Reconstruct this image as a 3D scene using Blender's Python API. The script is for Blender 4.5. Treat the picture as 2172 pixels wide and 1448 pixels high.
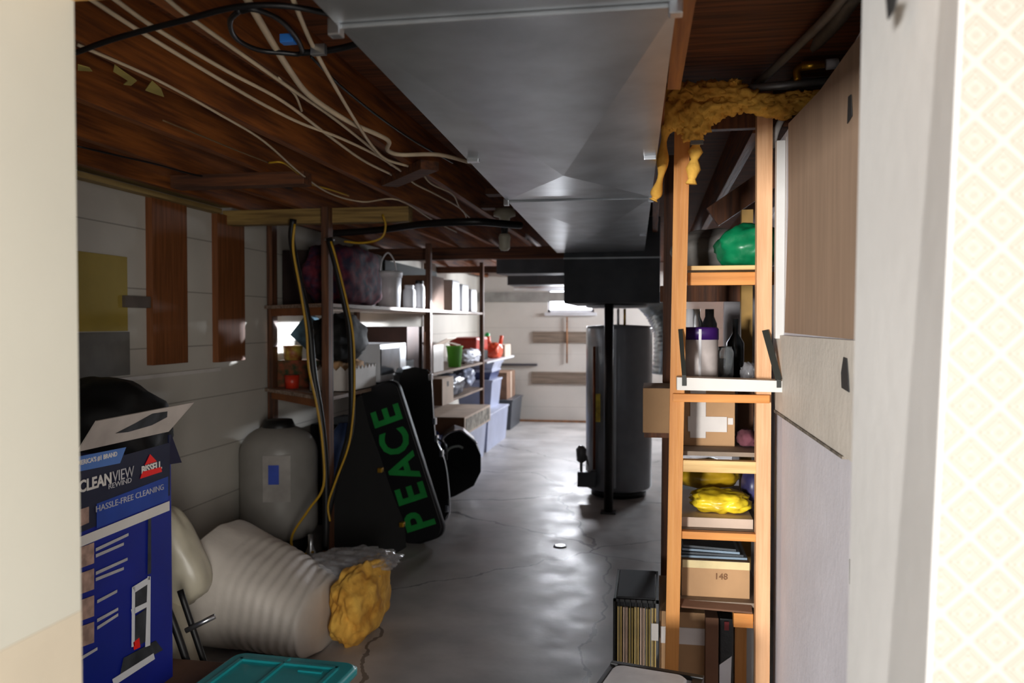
import bpy, bmesh, math, random
from mathutils import Vector, Matrix, noise
random.seed(7)
for o in list(bpy.data.objects): bpy.data.objects.remove(o, do_unlink=True)
S = bpy.context.scene
COL = S.collection
# ------------------------------------------------------------------ camera
F = 1740.0; YAW = math.atan(297/F); PIT = math.atan(39/F); CH = 1.5
cam = bpy.data.cameras.new('camera'); camo = bpy.data.objects.new('camera', cam); COL.objects.link(camo)
cam.sensor_width = 36; cam.lens = F/2172*36; cam.clip_start = 0.02
camo.location = (0, 0, CH); camo.rotation_euler = (math.pi/2-PIT, 0, YAW)
cam.dof.use_dof = True; cam.dof.focus_distance = 2.6; cam.dof.aperture_fstop = 3.4
S.camera = camo
# ------------------------------------------------------------------ world and light
w = bpy.data.worlds.new('world'); S.world = w; w.use_nodes = True
w.node_tree.nodes['Background'].inputs[0].default_value = (0.75, 0.85, 1, 1)
w.node_tree.nodes['Background'].inputs[1].default_value = 0.35
def area(name, loc, target, sx, sy, power, col, spread=180):
    l = bpy.data.lights.new(name, 'AREA'); l.shape = 'RECTANGLE'; l.size = sx; l.size_y = sy
    l.energy = power; l.color = col; l.spread = math.radians(spread)
    o = bpy.data.objects.new(name, l); COL.objects.link(o); o.location = loc
    o.rotation_euler = (Vector(target)-Vector(loc)).to_track_quat('-Z', 'Y').to_euler()
    return o
# daylight of the room behind the doorway (its window is behind and left of the photographer)
area('room_window_light', (-4.0, -9.0, 1.15), (0.4, 2.4, 1.2), 1.7, 1.4, 470, (1.0, 0.98, 0.96), 100)
# added fill light right of the photographer, brightens the jamb and left interior
area('room_side_fill_light', (1.04, -1.55, 1.35), (-2.0, -1.45, 1.3), 1.0, 1.2, 125, (1.0, 0.97, 0.92))
# daylight through the high window of the right-hand basement wall, out of sight behind the plenum
area('side_window_light', (1.40, 11.2, 2.02), (-2.2, 9.3, 1.1), 1.4, 0.28, 115, (0.86, 0.92, 1.0), 150)
# low bright sky beyond that window
area('outside_sky_light', (5.5, 15.6, 2.60), (-2.0, 6.9, 1.5), 0.8, 0.25, 1300, (0.88, 0.93, 1.0), 60)
# daylight through the window in the far wall
area('far_window_light', (-1.2, 12.22, 1.84), (-0.9, 8.0, 0.3), 0.6, 0.32, 30, (0.9, 0.93, 1.0), 170)
S.view_settings.view_transform = 'Standard'; S.view_settings.look = 'None'
S.view_settings.exposure = 0.4; S.view_settings.gamma = 1.0
S.view_settings.use_curve_mapping = False

# ------------------------------------------------------------------ photo geometry helpers
def ray(px, py):
    u = (px-1086)/F; v = (724-py)/F
    s, c = math.sin(YAW), math.cos(YAW); sp, cp = math.sin(PIT), math.cos(PIT)
    return Vector((-s*cp+u*c-v*s*sp, c*cp+u*s+v*c*sp, -sp+v*cp))
def PY(px, py, Y): d = ray(px, py); return Vector((0, 0, CH))+d*(Y/d.y)
def PX(px, py, X): d = ray(px, py); return Vector((0, 0, CH))+d*(X/d.x)
def PZ(px, py, Z): d = ray(px, py); return Vector((0, 0, CH))+d*((Z-CH)/d.z)
def U(px): d = ray(px, 685); return d.x/d.y
def lin(c):
    if isinstance(c, str):
        c = [int(c[i:i+2], 16)/255 for i in (0, 2, 4)]
    return tuple((x/12.92 if x <= 0.04045 else ((x+0.055)/1.055)**2.4) for x in c)
# ------------------------------------------------------------------ materials
MC = {}
def mat(name, col, rough=0.6, metal=0.0, var=0.12, scale=8.0, bump=0.0, bscale=60, coat=0, trans=0, alpha=1, stretch=None, col2=None, spec=None):
    if name in MC: return MC[name]
    m = bpy.data.materials.new(name); m.use_nodes = True; nt = m.node_tree; N = nt.nodes; L = nt.links
    b = N['Principled BSDF']; c = lin(col)
    tc = N.new('ShaderNodeTexCoord'); mp = N.new('ShaderNodeMapping'); L.new(tc.outputs['Object'], mp.inputs[0])
    if stretch: mp.inputs['Scale'].default_value = stretch
    n = N.new('ShaderNodeTexNoise'); n.inputs['Scale'].default_value = scale; n.inputs['Detail'].default_value = 6
    L.new(mp.outputs[0], n.inputs['Vector'])
    r = N.new('ShaderNodeValToRGB'); r.color_ramp.elements[0].position = 0.35; r.color_ramp.elements[1].position = 0.65
    c2 = lin(col2) if col2 else tuple(x*(1-var*2) for x in c)
    r.color_ramp.elements[0].color = (*c2, 1)
    r.color_ramp.elements[1].color = (*[min(1, x*(1+var*0.6)) for x in c], 1)
    L.new(n.outputs['Fac'], r.inputs[0]); L.new(r.outputs[0], b.inputs['Base Color'])
    b.inputs['Roughness'].default_value = rough; b.inputs['Metallic'].default_value = metal
    b.inputs['Coat Weight'].default_value = coat
    b.inputs['Transmission Weight'].default_value = trans; b.inputs['Alpha'].default_value = alpha
    if spec is not None: b.inputs['Specular IOR Level'].default_value = spec
    if bump:
        n2 = N.new('ShaderNodeTexNoise'); n2.inputs['Scale'].default_value = bscale; n2.inputs['Detail'].default_value = 5
        L.new(mp.outputs[0], n2.inputs['Vector'])
        bp = N.new('ShaderNodeBump'); bp.inputs['Strength'].default_value = bump; bp.inputs['Distance'].default_value = 0.01
        L.new(n2.outputs['Fac'], bp.inputs['Height']); L.new(bp.outputs[0], b.inputs['Normal'])
    MC[name] = m; return m
def wood(name, col, dark, axis='z', rough=0.65, k=1.0):
    s = {'x': (1.2, 22, 22), 'y': (22, 1.2, 22), 'z': (22, 22, 1.2)}[axis]
    return mat(name, col, rough, 0, scale=2.2*k, stretch=s, col2=dark, bump=0.15, bscale=5)
def emit(name, col, st):
    m = bpy.data.materials.new(name); m.use_nodes = True; b = m.node_tree.nodes['Principled BSDF']
    b.inputs['Base Color'].default_value = (*lin(col), 1); b.inputs['Emission Color'].default_value = (*lin(col), 1)
    b.inputs['Emission Strength'].default_value = st; return m

plaster_left = mat('white_painted_wall', 'c9c3b8', 0.75, 0, 0.07, 1.3, 0.12, 25)
def add_courses(m, sp, z0, strength=0.55):
    nt = m.node_tree; N = nt.nodes; L = nt.links; b = N['Principled BSDF']
    g = N.new('ShaderNodeNewGeometry'); x = N.new('ShaderNodeSeparateXYZ'); L.new(g.outputs['Position'], x.inputs[0])
    a = N.new('ShaderNodeMath'); a.operation = 'SUBTRACT'; a.inputs[1].default_value = z0; L.new(x.outputs['Z'], a.inputs[0])
    p = N.new('ShaderNodeMath'); p.operation = 'PINGPONG'; p.inputs[1].default_value = sp/2; L.new(a.outputs[0], p.inputs[0])
    c = N.new('ShaderNodeMath'); c.operation = 'LESS_THAN'; c.inputs[1].default_value = 0.0035; L.new(p.outputs[0], c.inputs[0])
    mx = N.new('ShaderNodeMix'); mx.data_type = 'RGBA'; mx.blend_type = 'MULTIPLY'
    f = N.new('ShaderNodeMath'); f.operation = 'MULTIPLY'; f.inputs[1].default_value = strength; L.new(c.outputs[0], f.inputs[0]); L.new(f.outputs[0], mx.inputs['Factor'])
    src = b.inputs['Base Color'].links[0].from_socket
    L.new(src, mx.inputs['A']); mx.inputs['B'].default_value = (0.2, 0.18, 0.16, 1)
    L.new(mx.outputs['Result'], b.inputs['Base Color'])
add_courses(plaster_left, 0.315, 1.68)
plaster_far = mat('white_far_wall', 'd9d2c9', 0.8, 0, 0.05, 1.5, 0.1, 20)
add_courses(plaster_far, 0.40, 1.03, 0.2)
grey_board = mat('grey_wallboard', 'd8d4d9', 0.6, 0, 0.05, 3, 0.15, 30)
near_board = mat('near_wallboard', 'cac8c4', 0.6, 0, 0.04, 3, 0.1, 30)
cream_paint = mat('cream_paint', 'c6c3b5', 0.5, 0, 0.03, 2, 0.03, 20)
joistw = wood('joist_wood', '94531f', '5c2f12', 'y', 0.6)
subfl = wood('subfloor_wood', '7c4522', '4a2710', 'x', 0.7)
beamx = wood('beam_wood_across', '6a3c1e', '3b2010', 'x')
palex = wood('pale_beam_wood', '9a7d45', '6a5128', 'x')
plankz = wood('brown_plank', '804a24', '683a16', 'z')
studz = wood('orange_stud', 'd08f48', 'c27d35', 'z', 0.55)
studz2 = wood('tan_stud', 'd8a87c', 'ca9668', 'z', 0.55)
studdk = wood('dark_stud', '6d3d1a', '43230d', 'z')
studx = wood('orange_rail', 'd08a40', 'c0792f', 'x', 0.55)
plyx = wood('pale_plywood', 'd9b57a', 'b68f55', 'x', 0.6)
orangey = wood('orange_batten', 'b56f2c', '8a4c18', 'y', 0.6)
shelfw = wood('shelf_board', 'a08a7a', '6f5a4a', 'y', 0.6)
postd = wood('dark_shelf_post', '6b4228', '3c2213', 'z')
concrete = mat('grey_concrete_floor', 'b2adaa', 0.33, 0, 0.16, 2.2, 0.25, 9, spec=0.6)
def floor_detail(m):
    nt = m.node_tree; N = nt.nodes; L = nt.links; b = N['Principled BSDF']
    g = N.new('ShaderNodeTexCoord')
    n = N.new('ShaderNodeTexNoise'); n.inputs['Scale'].default_value = 3.5; n.inputs['Detail'].default_value = 8; n.inputs['Roughness'].default_value = 0.65
    L.new(g.outputs['Object'], n.inputs['Vector'])
    r = N.new('ShaderNodeMapRange'); r.inputs['From Min'].default_value = 0.38; r.inputs['From Max'].default_value = 0.62
    r.inputs['To Min'].default_value = 0.34; r.inputs['To Max'].default_value = 0.48
    L.new(n.outputs['Fac'], r.inputs['Value']); L.new(r.outputs[0], b.inputs['Roughness'])
    # hairline cracks
    v = N.new('ShaderNodeTexVoronoi'); v.feature = 'DISTANCE_TO_EDGE'; v.inputs['Scale'].default_value = 0.55
    n3 = N.new('ShaderNodeTexNoise'); n3.inputs['Scale'].default_value = 2.5; n3.inputs['Detail'].default_value = 5
    L.new(g.outputs['Object'], n3.inputs['Vector'])
    ad = N.new('ShaderNodeVectorMath'); ad.operation = 'MULTIPLY_ADD'; ad.inputs[1].default_value = (0.35, 0.35, 0)
    L.new(n3.outputs['Color'], ad.inputs[0]); L.new(g.outputs['Object'], ad.inputs[2]); L.new(ad.outputs[0], v.inputs['Vector'])
    lt = N.new('ShaderNodeMath'); lt.operation = 'LESS_THAN'; lt.inputs[1].default_value = 0.0035; L.new(v.outputs['Distance'], lt.inputs[0])
    mx = N.new('ShaderNodeMix'); mx.data_type = 'RGBA'; mx.blend_type = 'MULTIPLY'
    f = N.new('ShaderNodeMath'); f.operation = 'MULTIPLY'; f.inputs[1].default_value = 0.75; L.new(lt.outputs[0], f.inputs[0]); L.new(f.outputs[0], mx.inputs['Factor'])
    src = b.inputs['Base Color'].links[0].from_socket
    L.new(src, mx.inputs['A']); mx.inputs['B'].default_value = (0.12, 0.11, 0.12, 1); L.new(mx.outputs['Result'], b.inputs['Base Color'])
floor_detail(concrete)
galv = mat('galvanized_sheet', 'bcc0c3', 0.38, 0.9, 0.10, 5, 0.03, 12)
galvd = mat('dark_and_shaded_galvanized', '55585b', 0.55, 0.4, 0.12, 5, 0.03, 12)
foil = mat('crinkled_foil', 'c3c8c8', 0.32, 0.9, 0.1, 6, 0.6, 22)
steel = mat('bright_steel', 'c9ccd0', 0.3, 0.95, 0.05)
pipegrey = mat('grey_pipe', '8d8d8c', 0.45, 0.6, 0.1)
brass = mat('brass', 'c9982f', 0.35, 0.9, 0.1)
cablew = mat('cream_cable', 'c8b496', 0.55, 0, 0.08)
cableb = mat('black_cable', '0d0d0f', 0.45, 0, 0.05)
cabley = mat('yellow_cable', 'b98f1c', 0.5, 0, 0.1)
blackr = mat('black_rubber', '0b0b0c', 0.5, 0, 0.1)
blackg = mat('black_gloss_case', '070707', 0.28, 0, 0.1, 8, 0.1, 80)
blackm = mat('black_matte_case', '060606', 0.75, 0, 0.1, 8, 0.1, 120)
chrome = mat('chrome_trim', 'e4e6ee', 0.18, 1.0, 0.03)
green = mat('green_lettering', '1f9440', 0.5, 0, 0.08)
tankg = mat('grey_tank_paint', '8f8b85', 0.42, 0, 0.05)
heaterg = mat('heater_grey_enamel', '8a8d92', 0.3, 0.1, 0.05, coat=0.3)
card = mat('cardboard', 'b08a62', 0.8, 0, 0.07, 5, 0.1, 50)
cardd = mat('cardboard_dark', '6b4a35', 0.85, 0, 0.08, 5, 0.1, 50)
cardp = mat('cardboard_pale', 'c9b3a0', 0.8, 0, 0.07, 5, 0.1, 50)
whitep = mat('white_plastic', 'd9d9dc', 0.4, 0, 0.03)
paper = mat('white_paper', 'd6d0ca', 0.7, 0, 0.04)
creamp = mat('cream_vinyl', 'c9c1ab', 0.35, 0, 0.08, 6, 0.2, 12)
navy = mat('navy_print', '060b2c', 0.45, 0, 0.08)
blue = mat('blue_print', '0b1e86', 0.4, 0, 0.12, 3)
midblue = mat('mid_blue_print', '1b3f9a', 0.4, 0, 0.1)
skyb = mat('light_blue_print', '4c74b8', 0.4, 0, 0.06)
red = mat('red_print', 'e8160c', 0.45, 0, 0.04)
tan = mat('skin_print', 'b08f80', 0.5, 0, 0.2, 30)
teal = mat('teal_plastic', '1f9aa0', 0.35, 0, 0.05, coat=0.2)
insul = mat('yellow_fibreglass', 'f2bc54', 0.95, 0, 0.25, 9, 0.6, 30, col2='c88a30')
fabricw = mat('pale_sheet_plastic', 'e6ddd2', 0.5, 0, 0.06, 4, 0.25, 14)
clearp = mat('clear_plastic_film', 'dcdce0', 0.2, 0, 0.03, 6, 0.5, 20, trans=0.6, alpha=0.55)
totec = mat('clear_tote_plastic', 'aab0c8', 0.3, 0, 0.06, 6)
toted = mat('dark_tote_plastic', '4a4e55', 0.4, 0, 0.06, 6)
greenp = mat('green_plastic', '5fae3c', 0.4, 0, 0.05)
redp = mat('red_plastic', 'c4321c', 0.4, 0, 0.1)
orangep = mat('orange_bag_plastic', 'f0603c', 0.4, 0, 0.1)
purple = mat('purple_label', '3b1766', 0.4, 0, 0.1)
yellowp = mat('yellow_bag_print', 'ecd030', 0.35, 0, 0.15, 16, 0.5, 14, col2='b99a1a')
greenbag = mat('green_bag', '0a7a4c', 0.35, 0, 0.15, 10, 0.4, 14)
bluebag = mat('blue_plastic', '3e5fa8', 0.35, 0, 0.1)
greycl = mat('grey_cloth', '8f8a85', 0.9, 0, 0.1)
maroon = mat('maroon_patchwork', '5a1424', 0.8, 0, 0.4, 16, col2='141030')
amber = mat('tape_black', '23251f', 0.6, 0, 0.05)
rust = mat('rust_stain', '9a6a45', 0.8, 0, 0.2, 12)
greyplank = wood('grey_weathered_plank', '8d7c6c', '6b5c4f', 'x')
yboard = mat('yellow_board', 'a8913f', 0.7, 0, 0.08, 3)
photod = mat('print_dark_grey', '34363a', 0.5, 0, 0.3, 20)
glassm = mat('clear_glass', 'e8eef0', 0.05, 0, 0.01, trans=0.9)

def thin_glass():
    m = bpy.data.materials.new('thin_window_glass'); m.use_nodes = True; N = m.node_tree.nodes; L = m.node_tree.links
    t = N.new('ShaderNodeBsdfTransparent'); g = N.new('ShaderNodeBsdfGlossy'); x = N.new('ShaderNodeMixShader')
    g.inputs['Roughness'].default_value = 0.05; x.inputs[0].default_value = 0.06
    L.new(t.outputs[0], x.inputs[1]); L.new(g.outputs[0], x.inputs[2]); L.new(x.outputs[0], N['Material Output'].inputs[0]); return m
thin = thin_glass()

# ------------------------------------------------------------------ mesh helpers
LOC = {}
def bxm(bm, x0, x1, y0, y1, z0, z1, bev=0.0, mi=0, M=None):
    v = [bm.verts.new((x, y, z)) for z in (z0, z1) for y in (y0, y1) for x in (x0, x1)]
    fs = [bm.faces.new([v[i] for i in q]) for q in ((0, 2, 3, 1), (4, 5, 7, 6), (0, 1, 5, 4), (2, 6, 7, 3), (0, 4, 6, 2), (1, 3, 7, 5))]
    for f in fs: f.material_index = mi
    if bev:
        es = list({e for f in fs for e in f.edges})
        r = bmesh.ops.bevel(bm, geom=es, offset=bev, segments=2, affect='EDGES', profile=0.7)
        vv = list({x for f in r['faces'] for x in f.verts} | {x for x in v if x.is_valid})
        for f in r['faces']: f.material_index = mi
        v = [x for x in vv if x.is_valid]
    if M is not None: bmesh.ops.transform(bm, matrix=M, verts=v)
    return v
def box(x0, x1, y0, y1, z0, z1, bev=0.0, M=None):
    bm = bmesh.new(); bxm(bm, min(x0, x1), max(x0, x1), min(y0, y1), max(y0, y1), min(z0, z1), max(z0, z1), bev)
    if M is not None: bmesh.ops.transform(bm, matrix=M, verts=bm.verts)
    return bm
def hexa(bot, top):
    bm = bmesh.new(); n = len(bot)
    a = [bm.verts.new(p) for p in bot]; b = [bm.verts.new(p) for p in top]
    bm.faces.new(a[::-1]); bm.faces.new(b)
    for i in range(n): bm.faces.new((a[i], a[(i+1) % n], b[(i+1) % n], b[i]))
    bmesh.ops.recalc_face_normals(bm, faces=bm.faces); return bm
def prism(pts, vec):
    v = Vector(vec); return hexa([Vector(p) for p in pts], [Vector(p)+v for p in pts])
def bar(p, q, w, h, bev=0.002, up=(0, 0, 1)):
    """rectangular bar from p to q; w across, h along up"""
    p, q = Vector(p), Vector(q); d = (q-p); L = d.length; d.normalize()
    s = d.cross(Vector(up)); s.normalize(); u = s.cross(d)
    M = Matrix.Translation(p) @ Matrix((( s.x, d.x, u.x, 0), (s.y, d.y, u.y, 0), (s.z, d.z, u.z, 0), (0, 0, 0, 1)))
    return box(-w/2, w/2, 0, L, -h/2, h/2, bev, M)
def smooth(pts, k=6):
    pts = [Vector(p) for p in pts]
    if len(pts) < 3: return pts
    P = [2*pts[0]-pts[1]]+pts+[2*pts[-1]-pts[-2]]; out = []
    for i in range(1, len(P)-2):
        a, b, c, d = P[i-1:i+3]
        for j in range(k):
            t = j/k
            out.append(0.5*((2*b)+(c-a)*t+(2*a-5*b+4*c-d)*t*t+(3*b-a-3*c+d)*t**3))
    return out+[pts[-1]]
def tube(pts, r, n=8, k=6, sm=True, flat=1.0):
    pts = smooth(pts, k) if sm else [Vector(p) for p in pts]
    bm = bmesh.new(); rings = []; u = None
    for i, p in enumerate(pts):
        d = (pts[min(i+1, len(pts)-1)]-pts[max(i-1, 0)]); d.normalize()
        if u is None: u = d.orthogonal().normalized()
        u = (u-d*u.dot(d)); u.normalize(); v = d.cross(u)
        rr = r(i/(len(pts)-1)) if callable(r) else r
        rings.append([bm.verts.new(p+u*math.cos(a)*rr+v*math.sin(a)*rr*flat) for a in [2*math.pi*j/n for j in range(n)]])
    for a, b in zip(rings, rings[1:]):
        for j in range(n): bm.faces.new((a[j], a[(j+1) % n], b[(j+1) % n], b[j]))
    bm.faces.new(rings[0][::-1]); bm.faces.new(rings[-1])
    for f in bm.faces: f.smooth = True
    return bm
def lathe(c, prof, n=32, sq=1.0, M=None):
    """profile of (r, z) turned about a vertical axis at c"""
    bm = bmesh.new(); rings = []
    for r, z in prof:
        if r < 1e-5: rings.append([bm.verts.new((c[0], c[1], c[2]+z))])
        else: rings.append([bm.verts.new((c[0]+r*math.cos(2*math.pi*j/n), c[1]+r*sq*math.sin(2*math.pi*j/n), c[2]+z)) for j in range(n)])
    for a, b in zip(rings, rings[1:]):
        for j in range(n):
            if len(a) == 1 and len(b) == 1: continue
            if len(a) == 1: bm.faces.new((a[0], b[(j+1) % n], b[j]))
            elif len(b) == 1: bm.faces.new((a[j], a[(j+1) % n], b[0]))
            else: bm.faces.new((a[j], a[(j+1) % n], b[(j+1) % n], b[j]))
    for r_ in (rings[0], rings[-1]):
        if len(r_) > 1: bm.faces.new(r_)
    bmesh.ops.recalc_face_normals(bm, faces=bm.faces)
    for f in bm.faces: f.smooth = len(f.verts) <= 4
    if M is not None: bmesh.ops.transform(bm, matrix=M, verts=bm.verts)
    return bm
def blob(c, s, amp=0.15, fr=3.0, seed=0, sub=4, sq=2.0, flat=None, M=None):
    """lumpy soft body: superellipsoid with noise; flat = world z it rests on"""
    bm = bmesh.new(); bmesh.ops.create_icosphere(bm, subdivisions=sub, radius=1)
    for v in bm.verts:
        p = v.co.normalized()
        k = (abs(p.x)**sq+abs(p.y)**sq+abs(p.z)**sq)**(-1/sq)
        nn = noise.noise(p*fr+Vector((seed*3.1, seed*1.7, 5)))+0.5*noise.noise(p*fr*2.7+Vector((seed, 9, seed)))
        p = p*k*(1+amp*nn)
        v.co = Vector((p.x*s[0], p.y*s[1], p.z*s[2]))
    if M is not None: bmesh.ops.transform(bm, matrix=M, verts=bm.verts)
    for v in bm.verts:
        v.co += Vector(c)
        if flat is not None and v.co.z < flat: v.co.z = flat+0.002*noise.noise(v.co*9)**2
    for f in bm.faces: f.smooth = True
    return bm
def merge(*bms):
    out = bmesh.new()
    for b in bms:
        me = bpy.data.meshes.new('t'); b.to_mesh(me); b.free(); out.from_mesh(me); bpy.data.meshes.remove(me)
    return out
def _mk(name, bm, m, origin):
    me = bpy.data.meshes.new(name)
    bmesh.ops.translate(bm, vec=-Vector(origin), verts=bm.verts)
    bm.to_mesh(me); bm.free(); me.materials.append(m)
    o = bpy.data.objects.new(name, me); COL.objects.link(o); return o
def tag(o, label=None, cat=None, group=None, kind=None):
    if label: o['label'] = label
    if cat: o['category'] = cat
    if group: o['group'] = group
    if kind: o['kind'] = kind
    return o
def thing(name, label, cat, loc, group=None):
    o = bpy.data.objects.new(name, None); COL.objects.link(o); o.location = loc; o.empty_display_size = 0.05
    LOC[o.name] = Vector(loc); return tag(o, label, cat, group)
def part(name, bm, m, parent, label=None, kind=None):
    """verts are given in world coordinates"""
    base = LOC[parent.name]; o = _mk(name, bm, m, base); o.parent = parent; LOC[o.name] = base.copy()
    return tag(o, label, kind=kind)
def solid(name, bm, m, label, cat, group=None, kind=None):
    xs = [v.co for v in bm.verts]
    c = Vector(((min(v.x for v in xs)+max(v.x for v in xs))/2, (min(v.y for v in xs)+max(v.y for v in xs))/2, min(v.z for v in xs)))
    o = _mk(name, bm, m, c); o.location = c; LOC[o.name] = c
    return tag(o, label, cat, group, kind)
def struct(name, bm, m):
    o = _mk(name, bm, m, (0, 0, 0)); o['kind'] = 'structure'; LOC[o.name] = Vector((0, 0, 0)); return o
def text_bm(body, size, M, ext=0.0012, bold=0.0):
    cu = bpy.data.curves.new('t', 'FONT'); cu.body = body; cu.size = size; cu.extrude = ext; cu.offset = bold
    cu.align_x = 'CENTER'; cu.align_y = 'CENTER'; cu.resolution_u = 3
    o = bpy.data.objects.new('t', cu); COL.objects.link(o); bpy.context.view_layer.update()
    me = bpy.data.meshes.new_from_object(o.evaluated_get(bpy.context.evaluated_depsgraph_get()))
    bm = bmesh.new(); bm.from_mesh(me); bmesh.ops.transform(bm, matrix=M, verts=bm.verts)
    bpy.data.objects.remove(o); bpy.data.curves.remove(cu); bpy.data.meshes.remove(me); return bm
def frame_m(o, ex, ey):
    ex = Vector(ex).normalized(); ey = Vector(ey); ey = (ey-ex*ey.dot(ex)).normalized(); ez = ex.cross(ey)
    return Matrix(((ex.x, ey.x, ez.x, o[0]), (ex.y, ey.y, ez.y, o[1]), (ex.z, ey.z, ez.z, o[2]), (0, 0, 0, 1)))

# =================================================================== THE SETTING
XL = -2.65; YB = 12.35; ZC = 2.2
struct('floor', merge(box(XL-0.1, 2.3, 0.7, YB+0.1, -0.1, 0), box(-3.6, 2.3, -2.3, 0.7, -0.1, 0)), concrete)
struct('wall_left', box(XL-0.15, XL, 0.9, YB+0.1, 0, 2.4), plaster_left)
# far wall with its window hole
wx0, wx1, wz0, wz1 = -1.56, -0.86, 1.66, 2.02
bm = bmesh.new()
for a in ((XL, wx0, 0, 2.4), (wx1, 2.3, 0, 2.4), (wx0, wx1, 0, wz0), (wx0, wx1, wz1, 2.4)): bxm(bm, a[0], a[1], YB, YB+0.18, a[2], a[3])
struct('wall_back', bm, plaster_far)
wn = struct('window_1', merge(box(wx0, wx1, YB+0.02, YB+0.08, wz0, wz0+0.04), box(wx0, wx1, YB+0.02, YB+0.08, wz1-0.04, wz1),
    box(wx0, wx0+0.035, YB+0.02, YB+0.08, wz0, wz1), box(wx1-0.035, wx1, YB+0.02, YB+0.08, wz0, wz1), box(wx0, wx1, YB+0.02, YB+0.08, 1.865, 1.895)), whitep)
sky = emit('daylight_sky', 'eef3ff', 7.0)
part('window_pane', box(wx0+0.035, wx1-0.035, YB+0.05, YB+0.06, wz0+0.04, wz1-0.04), sky, wn)
part('window_sill', box(wx0-0.04, wx1+0.04, YB-0.05, YB, wz0-0.05, wz0, 0.005), whitep, wn)
# right wall of the basement, with a high window
bm = bmesh.new()
for a in ((3.3, 10.45, 0, 2.4), (12.0, YB, 0, 2.4), (10.45, 12.0, 0, 1.88), (10.45, 12.0, 2.2, 2.4)): bxm(bm, 1.5, 1.65, a[0], a[1], a[2], a[3])
struct('wall_right', bm, plaster_far)
wn2 = struct('window_2', merge(box(1.52, 1.58, 10.45, 12.0, 1.88, 1.92), box(1.52, 1.58, 10.45, 12.0, 2.16, 2.2), box(1.52, 1.58, 11.2, 11.24, 1.88, 2.2)), whitep)
part('window_pane', box(1.55, 1.553, 10.45, 12.0, 1.92, 2.16), thin, wn2)
# doorway wall
dx = U(165)*0.98
struct('door_1', box(-3.6, dx, 0.70, 0.98, 0, 2.4), cream_paint)
struct('trim_2', box(dx, 2.3, 0.80, 0.98, 1.925, 2.4), mat('header_wood', 'd9a860', 0.6))
part_j = bpy.data.objects['door_1']
part('lower_panel', box(dx-0.5, dx+0.001, 0.72, 0.979, 0, PX(100, 1330, dx).z), mat('warm_cream_paint', 'cbbfa9', 0.5, 0, 0.03), part_j)
xr = U(2003)*0.80; ye = xr/U(1812)
wp = mat('diamond_wallpaper', 'a39e93', 0.6, 0, 0.01)
def wallpaper(m):
    nt = m.node_tree; N = nt.nodes; L = nt.links; b = N['Principled BSDF']
    tc = N.new('ShaderNodeNewGeometry'); sp = N.new('ShaderNodeSeparateXYZ'); L.new(tc.outputs['Position'], sp.inputs[0])
    def mth(op, a, bb):
        x = N.new('ShaderNodeMath'); x.operation = op
        for i, s in enumerate((a, bb)):
            if s is None: continue
            if isinstance(s, (int, float)): x.inputs[i].default_value = s
            else: L.new(s, x.inputs[i])
        return x.outputs[0]
    s1 = 1/0.0475
    x = mth('MULTIPLY', sp.outputs['X'], s1); z = mth('MULTIPLY', sp.outputs['Z'], s1)
    a = mth('PINGPONG', mth('ADD', x, 100.0), 0.5); c = mth('PINGPONG', mth('ADD', z, 100.0), 0.5)
    # distance from nearest diamond centre (two interleaved lattices)
    d1 = mth('ADD', a, c)
    d = mth('MINIMUM', d1, mth('SUBTRACT', 1.0, d1))
    def ring(r, wd):
        return mth('LESS_THAN', mth('ABSOLUTE', mth('SUBTRACT', d, r), None), wd)
    k = mth('MAXIMUM', mth('MAXIMUM', ring(0.37, 0.028), ring(0.24, 0.024)), ring(0.08, 0.022))
    mx = N.new('ShaderNodeMix'); mx.data_type = 'RGBA'; L.new(k, mx.inputs['Factor'])
    src = b.inputs['Base Color'].links[0].from_socket; L.new(src, mx.inputs['A'])
    mx.inputs['B'].default_value = (*lin('7d7464'), 1); L.new(mx.outputs['Result'], b.inputs['Base Color'])
wallpaper(wp)
struct('wall_front', hexa([(xr-0.048, 0.80, 0), (2.3, 0.80, 0), (2.3, 0.9, 0), (xr+0.1, 0.9, 0)], [(xr+0.034, 0.80, 2.4), (2.3, 0.80, 2.4), (2.3, 0.9, 2.4), (xr+0.12, 0.9, 2.4)]), wp)
# short grey wall return behind the wallpapered edge
stub = struct('wall_stub', hexa([(xr-0.051, 0.801, 0), (xr+0.14, 0.801, 0), (xr+0.14, ye, 0), (xr-0.018, ye, 0)],
      [(xr+0.031, 0.801, 2.4), (xr+0.14, 0.801, 2.4), (xr+0.14, ye, 2.4), (xr+0.012, ye, 2.4)]), near_board)
XP = 0.45
y0p, y1p = XP/U(1645), XP/U(1835)-0.1
ct = [PX(x, y, XP) for x, y in ((1850, 20), (1808, 98), (1740, 193), (1680, 262))]
struct('wall_side', prism([(XP, y1p, 0), (XP, y1p, ct[0].z)]+[(XP, c.y, c.z) for c in ct]+[(XP, y0p, ct[-1].z), (XP, y0p, 0)], (0.05, 0, 0)), grey_board)
struct('wall_side_far', box(XP+0.05, 2.3, 3.16, 3.24, 0, 2.4), mat('mid_grey_board', '8a8886', 0.7))  # wall in a plain mid grey, darker than the side panel
struct('ceiling', box(XL-0.1, 2.3, -0.2, YB, 2.4, 2.45), subfl)
# outer shell of the lit room behind the photographer
struct('wall_outer_right', box(2.3, 2.4, 0.8, 3.3, 0, 2.4), near_board)
struct('wall_room_left', box(-3.6, -3.5, -2.3, 0.70, 0, 2.4), near_board)
struct('wall_room_right', box(1.1, 1.2, -2.3, 0.8, 0, 2.4), near_board)
struct('trim_1', box(XL, 1.5, YB-0.02, YB-0.001, 0, 0.03), rust)

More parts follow.
